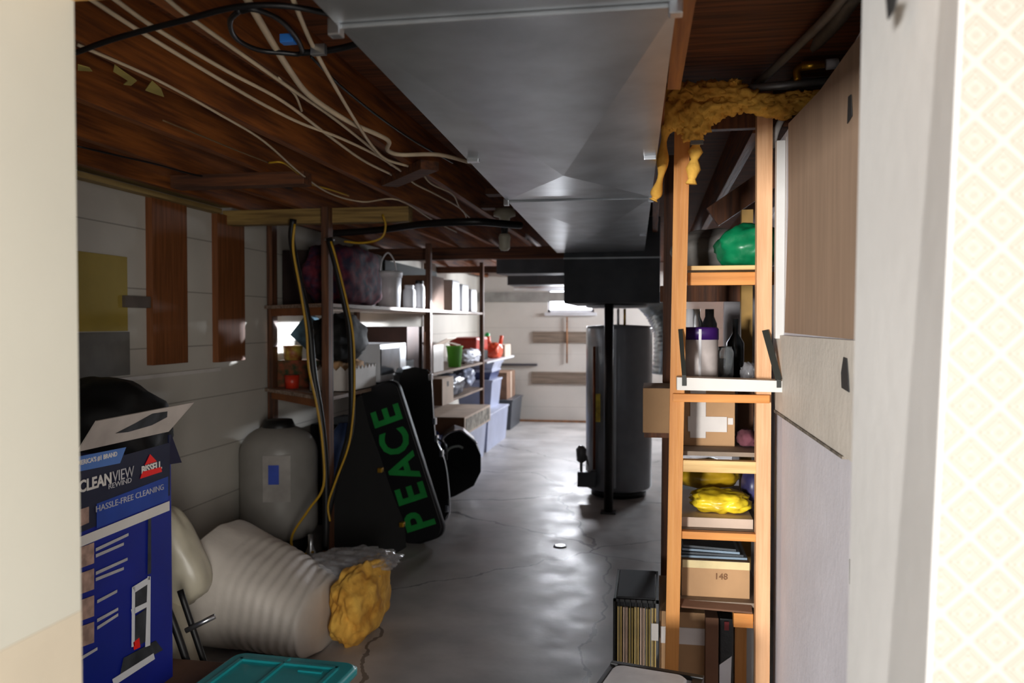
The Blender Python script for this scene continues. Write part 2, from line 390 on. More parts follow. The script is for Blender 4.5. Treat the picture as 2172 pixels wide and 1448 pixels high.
# ---- joists
ords = ['first', 'second', 'third', 'fourth', 'fifth', 'sixth', 'seventh', 'eighth', 'ninth', 'tenth', 'eleventh', 'twelfth']
xs = [-2.5+0.36*i for i in range(12)]
for i, x in enumerate(xs):
    y1 = YB
    solid('floor_joist', box(x-0.019, x+0.019, 0.99 if x < 0.2 else 3.15, y1, ZC, 2.4, 0.002), joistw,
          f'bare brown ceiling joist, {ords[i]} counted from the left wall', 'joist', 'bare ceiling joists')
def zbar(name, a, b, z, w, h, m, label, cat='board', group=None, yfix=None):
    p = PZ(*a, z); q = PZ(*b, z)
    return solid(name, bar(p, q, w, h), m, label, cat, group)
# transverse boards below the joists
solid('cross_beam', box(XL+0.01, -1.44, 4.75, 4.84, 2.11, 2.2, 0.004), palex, 'pale yellowish wooden beam across the joists above the grey tank', 'beam')
solid('cross_brace', box(-2.25, -1.58, 3.57, 3.66, 2.14, 2.2, 0.004), beamx, 'short brown board under the joists nearest the doorway', 'beam')
solid('cross_beam', box(XL+0.01, -0.78, 7.42, 7.52, 2.09, 2.2, 0.004), beamx, 'dark wooden beam across the joists above the bucket shelf', 'beam')
solid('cross_beam', box(XL+0.01, -0.95, 9.9, 9.98, 2.12, 2.2, 0.004), beamx, 'wooden beam across the joists nearest the far wall', 'beam')
zbar('wood_block', (826, 387), (912, 350), 2.18, 0.085, 0.04, beamx, 'short orange-brown wood block tilted across the white cables', 'block')
solid('wood_block', box(-0.86, -0.66, 4.2, 4.3, 2.17, 2.2, 0.003), beamx, 'small wood block under the joists beside the duct edge', 'block')
solid('sill_board', bar((XL+0.06, 3.1, 2.235), (XL+0.06, 4.72, 2.235), 0.10, 0.045), wood('sill_wood', 'a58c58', '7c6438', 'y'), 'pale sill board along the top of the left wall', 'board')
solid('sill_board', bar((XL+0.05, 3.1, 2.178), (XL+0.05, 4.62, 2.178), 0.06, 0.028), MC['sill_wood'], 'narrow pale board just under the sill on the left wall', 'board')
# ---- duct
duct = thing('air_duct', 'large galvanized sheet metal duct hanging under the ceiling', 'duct', (-0.35, 4, 2.05))
def dl(Y): return -0.575-0.168*(Y-1.45)/5.2
def dr(Y): return 0.040-0.105*(Y-1.45)/5.2
def dsec(ya, yb, apex):
    bm = bmesh.new()
    q = [(dl(ya), ya, 2.05), (dr(ya), ya, 2.05), (dr(yb), yb, 2.05), (dl(yb), yb, 2.05)]
    v = [bm.verts.new(p) for p in q]; t = [bm.verts.new((p[0], p[1], 2.32)) for p in q]
    if apex:
        c = bm.verts.new(apex)
        for i in range(4): bm.faces.new((v[i], v[(i+1) % 4], c))
    else: bm.faces.new(v)
    for i in range(4): bm.faces.new((v[i], v[(i+1) % 4], t[(i+1) % 4], t[i]))
    bm.faces.new(t[::-1]); bmesh.ops.recalc_face_normals(bm, faces=bm.faces); return bm
part('duct_section', dsec(0.9, 1.44, None), galv, duct)
part('duct_section', dsec(1.46, 3.64, (-0.31, 2.9, 2.020)), galv, duct)
part('duct_section', dsec(3.66, 6.41, (-0.33, 4.9, 2.028)), galv, duct)
for Y in (1.45, 3.65):
    part('seam_flange', box(dl(Y)-0.005, dr(Y)+0.005, Y-0.005, Y+0.005, 2.041, 2.33, 0.002), galv, duct)
    for x in (dl(Y), dr(Y)): part('corner_clip', box(x-0.014, x+0.010, Y-0.012, Y+0.012, 2.028, 2.06, 0.003), steel, duct)
for p, s in (((1004, 338), 1), ((1379, 333), -1), ((1364, 497), -1)):
    q = PZ(*p, 2.045); part('hanger_tab', box(q.x-0.02, q.x+0.02, q.y-0.012, q.y+0.012, 2.035, 2.05, 0.002), steel, duct)
plen = thing('furnace_plenum', 'dark sheet metal plenum box dropping from the duct above the water heater', 'plenum', (-0.3, 7.2, 1.67))
part('plenum_body', box(U(1196)*6.42, U(1400)*6.42, 6.42, 7.6, PY(1300, 643, 6.42).z, 2.32, 0.006), galvd, plen)  # dark colour stands for the shade on the unlit plenum face
part('plenum_seam', box(U(1196)*6.42-0.004, U(1400)*6.42+0.004, 6.414, 6.42, 2.0, 2.012, 0.001), galv, plen)
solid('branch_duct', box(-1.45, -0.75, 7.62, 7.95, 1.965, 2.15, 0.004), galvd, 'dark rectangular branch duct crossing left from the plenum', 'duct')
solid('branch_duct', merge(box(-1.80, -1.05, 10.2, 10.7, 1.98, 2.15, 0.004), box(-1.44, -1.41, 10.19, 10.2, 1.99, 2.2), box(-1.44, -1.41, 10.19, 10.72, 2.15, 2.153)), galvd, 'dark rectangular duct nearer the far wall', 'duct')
solid('flue_collar', lathe((-0.29, 6.85, 1.625), [(0, 0), (0.24, 0), (0.255, 0.006), (0.255, 0.02), (0, 0.03)]), whitep, 'thin white round pan just under the plenum', 'pan')
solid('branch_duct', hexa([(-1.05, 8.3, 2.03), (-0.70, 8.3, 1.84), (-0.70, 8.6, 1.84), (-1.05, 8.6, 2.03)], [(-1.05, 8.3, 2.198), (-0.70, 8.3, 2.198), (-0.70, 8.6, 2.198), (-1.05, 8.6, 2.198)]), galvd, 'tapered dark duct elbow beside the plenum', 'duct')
# ---- column, heater
col = thing('support_column', 'dark round steel support column in front of the water heater', 'column', (-0.335, 6.5, 0))
part('shaft', lathe((-0.335, 6.5, 0), [(0.036, 0.01), (0.036, PY(1290, 643, 6.42).z-0.002)], 20), mat('column_paint', '2e2a28', 0.4, 0.2), col)
part('base_plate', box(-0.395, -0.275, 6.44, 6.56, 0, 0.012, 0.003), MC['column_paint'], col)
hx, hy = -0.285, 7.25
wh = thing('water_heater', 'tall dark grey cylindrical water heater under the plenum', 'water heater', (hx, hy, 0))
part('tank_body', lathe((hx, hy, 0.06), [(0.0, 0), (0.275, 0), (0.288, 0.02), (0.288, 1.39), (0.28, 1.415), (0, 1.43)], 48), heaterg, wh)
part('base_ring', lathe((hx, hy, 0), [(0.24, 0), (0.24, 0.06), (0, 0.06)], 32), blackr, wh)
part('highlight_strip', box(hx-0.032, hx-0.012, hy-0.292, hy-0.28, 0.1, 1.45, 0.002), steel, wh, 'bright strip standing for a vertical highlight')  # steel strip stands in for the highlight down the tank side
part('gas_line', tube([(hx-0.20, hy-0.235, 0.25), (hx-0.20, hy-0.235, 1.3)], 0.012), mat('copper', '8a4a2c', 0.4, 0.7), wh, 'copper coloured gas line')
part('energy_label', box(hx-0.185, hx-0.145, hy-0.265, hy-0.262, 0.66, 0.90, M=None), yellowp, wh, 'yellow paper label')
gv = part('gas_valve', box(hx-0.34, hx-0.18, hy-0.28, hy-0.18, 0.10, 0.23, 0.01), mat('valve_grey', '54565a', 0.4), wh)
part('valve_knob', lathe((hx-0.31, hy-0.23, 0.23), [(0, 0), (0.012, 0), (0.012, 0.07), (0.04, 0.09), (0.045, 0.19), (0.02, 0.22), (0, 0.22)], 16), mat('knob_grey', '6e6e6e', 0.35, 0.3), gv)
part('drain_pipe', tube([(hx-0.27, hy-0.2, 0.36), (hx-0.25, hy-0.24, 0.28), (hx-0.23, hy-0.24, 0.2)], 0.01), steel, gv)
for dxx, mm in ((0.0, whitep), (0.055, brass)):
    part('water_pipe', tube([(hx-0.0+dxx, hy-0.2, 1.48), (hx+dxx, hy-0.2, 1.622)], 0.011), mm, wh)
fd = solid('flexible_duct', tube([(-0.16, 7.52, 1.84), (-0.05, 7.8, 1.74), (0.05, 7.9, 1.62), (0.13, 7.85, 1.45), (0.14, 7.8, 1.25), (0.12, 7.8, 1.02)], lambda t: 0.125+0.006*math.sin(t*170), 20, 14), foil, 'silvery crinkled flexible duct behind the water heater', 'duct')
# ---- bulb fixture
solid('mounting_board', box(-1.04, -0.72, 4.94, 5.06, 2.205, 2.23, 0.002), beamx, 'short board between two joists carrying the bulb lampholder', 'board')
bl = thing('bulb_lampholder', 'white porcelain ceiling lampholder with a bare bulb hanging beside the duct', 'lamp', (-0.9, 5.0, 2.17))
part('lamp_base', lathe((-0.9, 5, 2.12), [(0.0, 0), (0.03, 0), (0.035, 0.03), (0.068, 0.04), (0.068, 0.06), (0.055, 0.085), (0, 0.09)]), mat('porcelain', 'd8d4bc', 0.4), bl)
part('socket', lathe((-0.9, 5, 2.05), [(0, 0), (0.02, 0), (0.024, 0.07), (0, 0.08)]), blackr, bl)
part('bulb', lathe((-0.9, 5, 1.945), [(0, 0), (0.022, 0.003), (0.034, 0.02), (0.034, 0.06), (0.038, 0.085), (0.03, 0.105), (0, 0.11)]), mat('frosted_bulb', 'e8e6d0', 0.3), bl)

# ---- cables under the ceiling
def cable(px, z, r, m, label, z2=None, name='cable', grp=None, flat=1.0):
    pts = []
    for i, p in enumerate(px):
        zz = p[2] if len(p) > 2 else z
        pts.append(PZ(p[0], p[1], zz))
    return solid(name, tube(pts, r, 8, 6, flat=flat), m, label, 'cable', grp)
cable([(165, 95), (330, 168), (470, 245), (560, 300), (640, 370), (700, 410), (770, 428), (845, 424), (920, 468), (968, 492)], 2.175, 0.0045, cablew, 'long cream cable sagging above the left wall planks and past the pale beam')
cable([(180, -10), (300, 68), (460, 165), (565, 225), (640, 262), (720, 292), (800, 330), (850, 362)], 2.175, 0.0055, cablew, 'leftmost of the two parallel cream cables crossing under the black cable')
cable([(232, -10), (330, 60), (480, 150), (600, 215), (700, 290), (770, 340), (830, 370)], 2.178, 0.0055, cablew, 'rightmost of the two parallel cream cables crossing under the black cable')
cable([(345, -10), (400, 35), (520, 120), (620, 190), (700, 245), (770, 300), (830, 350)], 2.182, 0.0055, cablew, 'cream cable running from the top edge through the round black coil')
cable([(520, -10), (560, 60), (615, 150), (660, 205), (740, 258), (800, 285), (825, 300), (822, 318), (850, 328), (930, 328), (1000, 345)], 2.16, 0.0085, cablew, 'thickest cream cable with a kink before the tilted wood block')
cable([(618, -10), (660, 90), (700, 165), (750, 250), (790, 310), (820, 338), (865, 352)], 2.15, 0.0055, cablew, 'pale grey cable dropping steeply beside the black coil')
cable([(590, 165), (625, 200), (640, 235)], 2.185, 0.004, cablew, 'short branch of cream cable between the parallel runs')
cable([(860, 370), (880, 390), (930, 415), (980, 445), (992, 470)], 2.18, 0.0045, cablew, 'thin cable emerging beyond the tilted wood block')
cable([(895, 365), (915, 390), (960, 412), (975, 440), (1000, 465)], 2.185, 0.004, cablew, 'thin looped cable near the bulb lampholder')
cable([(160, 112), (250, 80), (400, 40), (500, 15), (600, 12), (700, 30), (760, 48)], 2.14, 0.0065, cableb, 'black cable crossing the other cables near the top edge')
cable([(508, 22), (488, 45), (500, 80), (545, 105), (600, 112), (640, 112), (625, 75), (590, 40), (540, 20), (512, 24)], 2.15, 0.006, cableb, 'round coil of black cable hung under the joists')
cable([(640, 112), (690, 108), (740, 98), (780, 85)], 2.15, 0.008, cableb, 'black cable running from the coil to the duct')
cable([(660, 120), (720, 180), (800, 245), (880, 300), (960, 345)], 2.19, 0.004, cableb, 'thin black wire beside the duct edge')
cable([(165, 310), (250, 330), (330, 348), (420, 372), (520, 385), (620, 400)], 2.19, 0.004, cableb, 'dark thin cable near the left wall top')
cable([(345, 255), (420, 285), (500, 318), (570, 345)], 2.188, 0.0035, mat('dull_cable', '6e5233', 0.6), 'dull brown thin wire between the cream cables and the left wall')
cable([(570, 345), (600, 345), (630, 366), (660, 390), (700, 402), (740, 415)], 2.185, 0.0045, cabley, 'yellow cable emerging under the cream cable near the short brown board')
cable([(700, 495), (800, 488), (900, 475), (1000, 470), (1060, 474), (1105, 478)], 2.08, 0.022, cableb, 'thick black pipe crossing below the joists past the bulb', name='black_pipe')
bpy.data.objects['black_pipe']['category'] = 'pipe'
sc = thing('splice_connector', 'blue connector beside the round black cable coil', 'connector', PZ(612, 88, 2.15))
q = PZ(612, 88, 2.15); part('connector_body', box(q.x-0.017, q.x+0.017, q.y-0.012, q.y+0.012, 2.145, 2.165, 0.003), mat('blue_connector', '2d6fc0', 0.4), sc)
part('connector_clip', box(q.x-0.02, q.x-0.005, q.y+0.012, q.y+0.026, 2.15, 2.165, 0.002), steel, sc)
q = PZ(676, 108, 2.14); solid('splice_connector', box(q.x-0.018, q.x+0.018, q.y-0.008, q.y+0.008, 2.13, 2.155, 0.002), steel, 'small metal clip where the pale grey cable meets the black cable', 'connector')
def flake(px, z, label):
    solid('paper_scrap', prism([PZ(x, y, z) for x, y in px], (0, 0, 0.003)), mat('yellow_scrap', 'b3a155', 0.8), label, 'scrap')
flake([(243, 138), (258, 150), (290, 172), (278, 182), (262, 180), (272, 172), (240, 152)], 2.195, 'S-shaped yellow scrap stuck under a joist')
flake([(322, 172), (342, 190), (348, 206), (330, 200), (308, 192)], 2.195, 'triangular yellow scrap stuck under a joist')
flake([(165, 138), (190, 145), (196, 152), (165, 150)], 2.195, 'yellow scrap under a joist nearest the door frame')

# ---- left wall things
def wallrect(name, px0, px1, z0, z1, th, m, label, cat, X=XL, mat_=None):
    ya, yb = X/U(px0), X/U(px1)
    return solid(name, box(X+0.001, X+th, ya, yb, z0, z1, 0.003), m, label, cat)
wallrect('wall_plank', 310, 385, 1.275, 2.17, 0.04, plankz, 'wider brown vertical plank on the left wall, nearer the doorway', 'plank')
wallrect('wall_plank', 450, 508, 1.26, 2.17, 0.04, plankz, 'narrower brown vertical plank on the left wall beside the shelving', 'plank')
wallrect('yellow_board', 120, 267, 1.46, PX(265, 545, XL).z, 0.012, yboard, 'yellow board fixed to the left wall by the door frame', 'panel')
wallrect('grey_sheet', 120, 270, 1.235, 1.455, 0.014, mat('grey_panel', '6e6a63', 0.7, 0, 0.1), 'dull grey panel right below the yellow board', 'panel')
wallrect('wood_scrap', 255, 310, 1.58, 1.64, 0.03, mat('grey_wood', '5d5148', 0.8), 'small grey wood scrap between yellow board and wide plank', 'block')
solid('wall_ledge', box(XL+0.001, XL+0.02, 3.3, 4.7, 1.205, 1.225), paper, 'thin white ledge along the left wall below the planks', 'ledge')
# rust pipe far wall
for a, b, lab in (((1130, 703), (1240, 727), 'upper'), ((1128, 788), (1240, 815), 'lower')):
    p = PY(*a, YB); q = PY(*b, YB)
    solid('wall_board', box(p.x, -0.6, YB-0.02, YB-0.001, q.z, p.z, 0.002), greyplank, f'{lab} grey-brown horizontal board on the far wall', 'board')
p = PY(1203, 672, YB); q = PY(1200, 770, YB)
solid('conduit', tube([(p.x, YB-0.03, p.z), (p.x, YB-0.03, q.z)], 0.012), rust, 'thin rusty vertical conduit under the far window', 'pipe')
p = PY(1062, 770, YB); q = PY(1140, 773, YB)
solid('wall_rod', box(p.x-0.2, q.x, YB-0.04, YB-0.001, q.z-0.015, q.z+0.015, 0.003), mat('dark_rod', '4c4a50', 0.5), 'dark horizontal bar on the far wall behind the totes', 'bar')
p = PY(1030, 622, YB)
solid('wall_ledge', box(XL+0.02, -0.9, YB-0.06, YB-0.001, PY(1030, 640, YB).z, PY(1030, 620, YB).z, 0.004), mat('grey_ledge', '9d9a94', 0.7), 'grey ledge running across the top of the far wall', 'ledge')
solid('hanging_pipe', merge(tube([(-1.95, 11.6, 2.0), (-1.2, 11.6, 1.985)], 0.028), box(-1.8, -1.78, 11.59, 11.61, 2.0, 2.2), box(-1.40, -1.38, 11.59, 11.61, 2.0, 2.2)), whitep, 'white pipe hung below the ceiling before the far wall', 'pipe')

# =================================================================== LEFT SHELVING UNIT
XF = -1.92
def ys(px, X=XF): return X/U(px)
su = thing('shelving_unit', 'rough wooden shelving unit along the left wall', 'shelving', (-2.2, 7, 0))
yp = [ys(702), ys(915), ys(1026)]
for y, wd in zip(yp, (0.075, 0.06, 0.05)): part('post', box(XF-0.045, XF, y-wd/2, y+wd/2, 0, ZC, 0.003), postd, su)
part('post', box(XL+0.02, XL+0.06, 5.32, 5.4, 0, ZC, 0.003), postd, su)
for y in yp[1:]: part('post', box(XL+0.02, XL+0.06, y-0.03, y+0.03, 0, ZC, 0.003), postd, su)
for z in (1.585, 1.015): part('rail', bar((XL+0.06, 5.33, z), (XF-0.045, yp[0]+0.02, z), 0.03, 0.075), mat('orange_brown_rail', '8a4f22', 0.6), su)
def shelf(z, pts, th=0.022): part('shelf_board', prism([(x, y, z-th) for x, y in pts], (0, 0, th)), shelfw, su)
YE = 12.15
shelf(1.62, [(XL+0.01, 5.3), (XF-0.05, 4.72), (XF-0.005, 4.72), (XF-0.005, yp[2]+0.08), (XL+0.01, yp[2]+0.08)])
shelf(1.05, [(XL+0.01, 5.3), (XF-0.05, 4.72), (XF-0.005, 4.72), (XF-0.005, yp[2]+0.08), (XL+0.01, yp[2]+0.08)])
shelf(0.755, [(XL+0.01, yp[1]), (XF-0.005, yp[1]), (XF-0.005, yp[2]+0.05), (XL+0.01, yp[2]+0.05)])
sh2 = thing('side_table', 'whitish shelf board carrying the orange bag beyond the last shelving post', 'shelf', (-2.2, 10.7, 0))
part('shelf_board', box(XL+0.01, XF+0.02, yp[2]+0.09, 11.3, 1.025, 1.05, 0.003), whitep, sh2)
part('leg', box(XL+0.02, XL+0.07, 11.2, 11.26, 0, 1.025), postd, sh2)

def sbox(name, px0, px1, z0, z1, x1, m, label, cat, X0=XF, bev=0.004, depth=None):
    """item whose aisle face at X0 spans picture columns px0..px1"""
    ya, yb = ys(px0, X0), ys(px1, X0)
    return solid(name, box(x1, X0, ya, yb, z0, z1, bev), m, label, cat)
# top shelf z 1.62
solid('patchwork_bag', blob((-2.13, 5.50, 1.83), (0.17, 0.42, 0.205), 0.10, 2.5, 3, 5, 4, 1.622), maroon, 'dark maroon patchwork bundle on the top shelf, left of the white bucket', 'bundle')
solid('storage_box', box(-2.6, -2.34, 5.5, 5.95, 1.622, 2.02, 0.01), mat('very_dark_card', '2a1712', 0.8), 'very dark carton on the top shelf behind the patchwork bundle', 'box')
bk = thing('bucket', 'white lidded bucket with a raised handle on the top shelf', 'bucket', (U(826)*6.1, 6.1, 1.621))
bx, by = U(826)*6.1, 6.1
part('bucket_body', lathe((bx, by, 1.621), [(0, 0), (0.083, 0), (0.095, 0.26), (0, 0.26)]), whitep, bk)
part('lid', lathe((bx, by, 1.88), [(0.099, -0.03), (0.103, 0), (0.103, 0.012), (0.09, 0.02), (0, 0.02)]), whitep, bk)
part('handle', tube([(bx-0.06, by-0.04, 1.89), (bx-0.045, by-0.04, 1.98), (bx, by-0.03, 2.04), (bx+0.045, by-0.02, 1.98), (bx+0.06, by, 1.89)], 0.006), whitep, bk)
def jar(px, Y, z, r, h, m, label, lidm=None, cat='jar', name='jar'):
    x = U(px)*Y; t = thing(name, label, cat, (x, Y, z))
    part('body', lathe((x, Y, z), [(0, 0), (r*0.92, 0), (r, 0.02), (r, h*0.75), (r*0.7, h*0.88), (r*0.7, h*0.9), (0, h*0.9)]), m, t)
    part('lid', lathe((x, Y, z+h*0.88), [(0, 0), (r*0.78, 0), (r*0.78, h*0.12), (0, h*0.12)], 20), lidm or m, t)
    return t
jar(868, 6.5, 1.621, 0.052, 0.19, whitep, 'white jug standing right beside the white bucket')
jar(890, 6.75, 1.621, 0.045, 0.24, whitep, 'white bottle with dark cap left of the middle shelving post', blackr)
solid('storage_box', box(-2.35, -1.96, 7.12, 7.62, 1.621, 1.93, 0.004), cardd, 'dark brown carton on the top shelf right of the middle post', 'box')
solid('storage_box', box(-2.62, -2.33, 6.0, 6.9, 1.621, 2.09, 0.01), MC['very_dark_card'], 'very dark tall block added to darken the wall behind the white bucket and jugs', 'box')  # added block that keeps the too bright wall dark above the shelf
solid('storage_box', box(-2.62, -2.37, 7.1, 8.9, 1.621, 2.07, 0.01), mat('wall_darkening_card', '141a14', 0.8), 'long very dark block added to darken the wall behind the white containers on the top shelf', 'box')  # second added block, covers the bright wall to imitate its shade
yy = 7.75
for i, (px, hh) in enumerate(((968, 0.27), (988, 0.25), (1006, 0.22))):
    Y = -1.95/U(px); ww = 0.10
    solid('white_container', box(-2.2, -1.95, Y-0.14, Y+0.14, 1.621, 1.621+hh*1.15, 0.02), whitep,
          ['tall white container right beside the dark brown carton', 'white container between two others on the top shelf', 'shortest white container beside the last shelving post'][i], 'container')
# middle shelf z 1.05
solid('snack_carton', box(-2.585, -2.27, 5.38, 5.62, 1.052, 1.24, 0.004), mat('food_print', '7a3a20', 0.6, 0, 0.5, 22, col2='2c3a1c'), 'multicoloured food carton on the middle shelf behind the hoses', 'box')
solid('snack_carton', box(-0.13, 0.13, -0.05, 0.05, -0.10, 0.10, 0.004, Matrix.Translation((-2.36, 5.5, 1.41)) @ Matrix.Rotation(0.7, 4, 'Y')), mat('blue_food_print', '4d6f80', 0.5, 0, 0.3, 14), 'light blue carton tipped on top of the food cartons', 'box')
solid('snack_tub', lathe((-2.5, 5.45, 1.241), [(0, 0), (0.06, 0), (0.07, 0.1), (0, 0.1)]), mat('tub_print', '8c4a2a', 0.5, 0, 0.4, 20, col2='c9b04a'), 'round food tub standing on the multicoloured carton', 'tub')
solid('snack_tub', lathe((-2.44, 5.30, 1.052), [(0, 0), (0.045, 0), (0.05, 0.09), (0, 0.09)]), redp, 'small red and white tub at the shelf front', 'tub')
solid('black_bag', blob((-2.08, 5.27, 1.40), (0.14, 0.30, 0.16), 0.16, 2.4, 5, 4, 2.6), blackm, 'black cloth bag slumped on the middle shelf', 'bag')
def crown_box():
    # white carton with torn, jagged rim
    x0, x1, y0, y1, z0 = -2.22, -1.94, 5.08, 5.60, 1.052
    def side(a, b, n):
        top = []
        for k in range(n+1):
            p = Vector((*a, 0)).lerp(Vector((*b, 0)), k/n); top.append((p.x, p.y, z0+0.135+0.03*(k % 2)))
        return [(a[0], a[1], z0)]+top+[(b[0], b[1], z0)]
    return merge(prism(side((x0, y0), (x1, y0), 9), (0, 0.005, 0)), prism(side((x0, y1), (x1, y1), 9), (0, -0.005, 0)),
                 prism(side((x0, y0), (x0, y1), 15), (0.005, 0, 0)), prism(side((x1, y0), (x1, y1), 15), (-0.005, 0, 0)), box(x0, x1, y0, y1, z0, z0+0.005))
solid('torn_carton', crown_box(), paper, 'open white carton with a torn jagged rim on the middle shelf', 'box')
solid('cardboard_sheets', blob((-2.08, 5.35, 1.17), (0.10, 0.20, 0.085), 0.25, 4, 9, 4, 3), card, 'crumpled brown cardboard stuffed in the torn white carton', 'cardboard')
tv = thing('toaster_oven', 'white and silver toaster oven on the middle shelf', 'oven', (-2.1, 6.1, 1.052))
part('oven_body', box(-2.30, -1.94, ys(812), ys(866), 1.07, 1.345, 0.012), whitep, tv)
part('oven_door', box(-1.94, -1.93, ys(812), ys(850), 1.12, 1.31, 0.003), mat('oven_glass', '6f737a', 0.15, 0.2), tv)
part('control_panel', box(-1.94, -1.932, ys(852), ys(864), 1.10, 1.32, 0.002), steel, tv)
part('base', box(-2.33, -1.96, ys(812), ys(862), 1.052, 1.072), blackr, tv)
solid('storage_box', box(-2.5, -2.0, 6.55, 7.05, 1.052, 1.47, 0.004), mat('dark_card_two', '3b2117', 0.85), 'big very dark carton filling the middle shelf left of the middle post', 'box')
solid('storage_box', box(-2.3, -1.94, 6.28, 6.55, 1.052, 1.20, 0.01), blackm, 'low black box between toaster oven and big dark carton', 'box')
cb = thing('open_carton', 'open white carton with raised flaps right of the middle post', 'box', (-2.05, 7.35, 1.052))
ya, yb = ys(924), ys(945)
part('carton_body', box(-2.2, -1.94, ya, yb, 1.052, 1.30, 0.003), paper, cb)
part('flap', prism([(-1.94, ya, 1.30), (-1.94, yb, 1.30), (-1.82, yb+0.02, 1.36), (-1.82, ya+0.02, 1.36)], (0, 0, 0.004)), cardp, cb)
part('flap', prism([(-2.2, ya, 1.30), (-1.94, ya, 1.30), (-1.96, ya-0.06, 1.42), (-2.2, ya-0.06, 1.42)], (0, 0.004, 0)), cardp, cb)
gx, gy = -1.99, -1.99/U(964)
gb = thing('green_bucket', 'light green plastic bucket on the middle shelf', 'bucket', (gx, gy, 1.052))
part('bucket_body', lathe((gx, gy, 1.052), [(0, 0), (0.062, 0), (0.082, 0.20), (0.09, 0.205), (0.09, 0.215), (0.075, 0.215), (0.06, 0.02), (0, 0.02)]), greenp, gb)
solid('paper_flap', box(-0.05, 0.05, -0.09, 0.09, 0, 0.006, 0.001, Matrix.Translation((gx-0.0, gy-0.02, 1.285)) @ Matrix.Rotation(0.25, 4, 'Y')), cardp, 'piece of pale cardboard lying across the green bucket', 'cardboard')
solid('white_bag', blob((-2.02, -2.0/U(1000), 1.13), (0.09, 0.35, 0.08), 0.25, 3.5, 2, 4, 2.4, 1.052), mat('white_film', 'e2e4ee', 0.3, 0, 0.04, 8, 0.5, 16), 'crumpled white plastic bag right of the green bucket', 'bag')
solid('red_case', box(-2.35, -2.02, 9.38, 10.05, 1.17, 1.33, 0.03), redp, 'long red plastic case on the white bag by the last post', 'case')
solid('dark_tray', box(-2.38, -2.02, 9.4, 10.05, 1.052, 1.165, 0.01), blackm, 'black tray under the long red case', 'tray')
def bag_or():
    b1 = blob((-2.0, 10.35, 1.15), (0.10, 0.18, 0.10), 0.12, 3, 4, 4, 3, 1.052)
    b2 = tube([(-2.06, 10.3, 1.22), (-2.07, 10.3, 1.33)], 0.03, 8, 2); b3 = tube([(-1.94, 10.45, 1.22), (-1.92, 10.45, 1.34)], 0.026, 8, 2)
    return merge(b1, b2, b3)
solid('orange_bag', bag_or(), orangep, 'orange-red plastic bag with two handles at the far shelf end', 'bag')
solid('green_bottle', lathe((-2.12, 10.5, 1.051), [(0, 0), (0.03, 0), (0.03, 0.2), (0.035, 0.26), (0.035, 0.31), (0, 0.33)]), mat('bright_green', '1fae5a', 0.3), 'bottle with bright green cap behind the orange bag', 'bottle')
solid('small_carton', box(-2.1, -1.93, 10.75, 11.2, 1.051, 1.21, 0.004), cardp, 'small tan carton at the far end of the shelf board', 'box')
# lower shelf
cz = thing('storage_box', 'tall cardboard carton on the lower shelf right of the middle post', 'box', (-2.0, 7.6, 0.76))
y0, y1 = 7.13, 7.55
part('carton_body', box(-2.22, -1.85, y0, y1, 0.757, 1.0, 0.004), cardp, cz)
part('dark_end', box(-2.219, -1.852, y0-0.003, y0, 0.759, 0.998), cardd, cz, 'brown end panel')
part('hand_hole', box(-1.852, -1.848, y0+0.17, y0+0.23, 0.92, 0.965), blackr, cz)
solid('black_sack', blob((-2.05, 8.15, 0.87), (0.12, 0.36, 0.11), 0.2, 3, 6, 4, 2.6, 0.757), mat('grey_film', '5c6274', 0.3, 0, 0.4, 10, 0.5, 18), 'dark shiny sack on the lower shelf', 'sack')
solid('clear_sack', blob((-2.05, 8.83, 0.90), (0.11, 0.20, 0.11), 0.2, 3, 8, 4, 2.6, 0.757), mat('pale_film', 'a8b0c8', 0.25, 0, 0.2, 10, 0.5, 18), 'pale plastic sack on the lower shelf beside the last post', 'sack')
# floor pieces in front of the shelves
fb = thing('floor_carton', 'flat printed cardboard carton jutting out below the shelves', 'box', (-1.75, 8.0, 0.42))
fx0, fx1 = -2.2, -1.72
fya, fyb = ys(985, -1.72), ys(1040, -1.72)
part('carton_body', box(fx0, fx1, fya, fyb, 0.45, 0.62, 0.004), cardp, fb)
part('printed_side', box(fx1, fx1+0.003, fya+0.05, fyb-0.05, 0.47, 0.60), mat('faded_print', '9d9384', 0.7, 0, 0.4, 14), fb)
part('dark_end', box(fx0+0.01, fx1-0.002, fya-0.003, fya, 0.452, 0.618), cardd, fb)
def tote(x0, x1, ya, yb, z0, h, m, lidm, label, group=None, name='storage_tote', taper=0.03):
    t = thing(name, label, 'tote', ((x0+x1)/2, (ya+yb)/2, z0), group)
    q = taper
    b = [(x0+q, ya+q, z0), (x1-q, ya+q, z0), (x1-q, yb-q, z0), (x0+q, yb-q, z0)]; tp = [(x0, ya, z0+h-0.02), (x1, ya, z0+h-0.02), (x1, yb, z0+h-0.02), (x0, yb, z0+h-0.02)]
    part('tote_body', hexa(b, tp), m, t)
    part('lid', box(x0-0.012, x1+0.012, ya-0.012, yb+0.012, z0+h-0.025, z0+h, 0.006), lidm, t); return t
lidw = mat('pale_lid', 'bfc3d6', 0.35)
tote(-2.35, -1.78, 7.9, 8.55, 0, 0.43, totec, lidw, 'clear storage tote under the flat printed carton')
tote(-2.4, -1.85, 8.58, 9.12, 0, 0.42, totec, lidw, 'purple-grey storage tote on the floor, second from the black amplifier')
tote(-2.4, -1.86, 9.28, 10.6, 0, 0.44, totec, lidw, 'grey storage tote on the floor before the dark bin')
tote(-2.4, -1.95, 9.95, 10.6, 0.441, 0.35, totec, lidw, 'tall pale tote with red content, under the two small ones', name='storage_tote')
tote(-2.35, -1.97, 10.0, 10.6, 0.792, 0.12, mat('navy_tote', '3f4a74', 0.4), lidw, 'shallow blue tote stacked below the topmost white one')
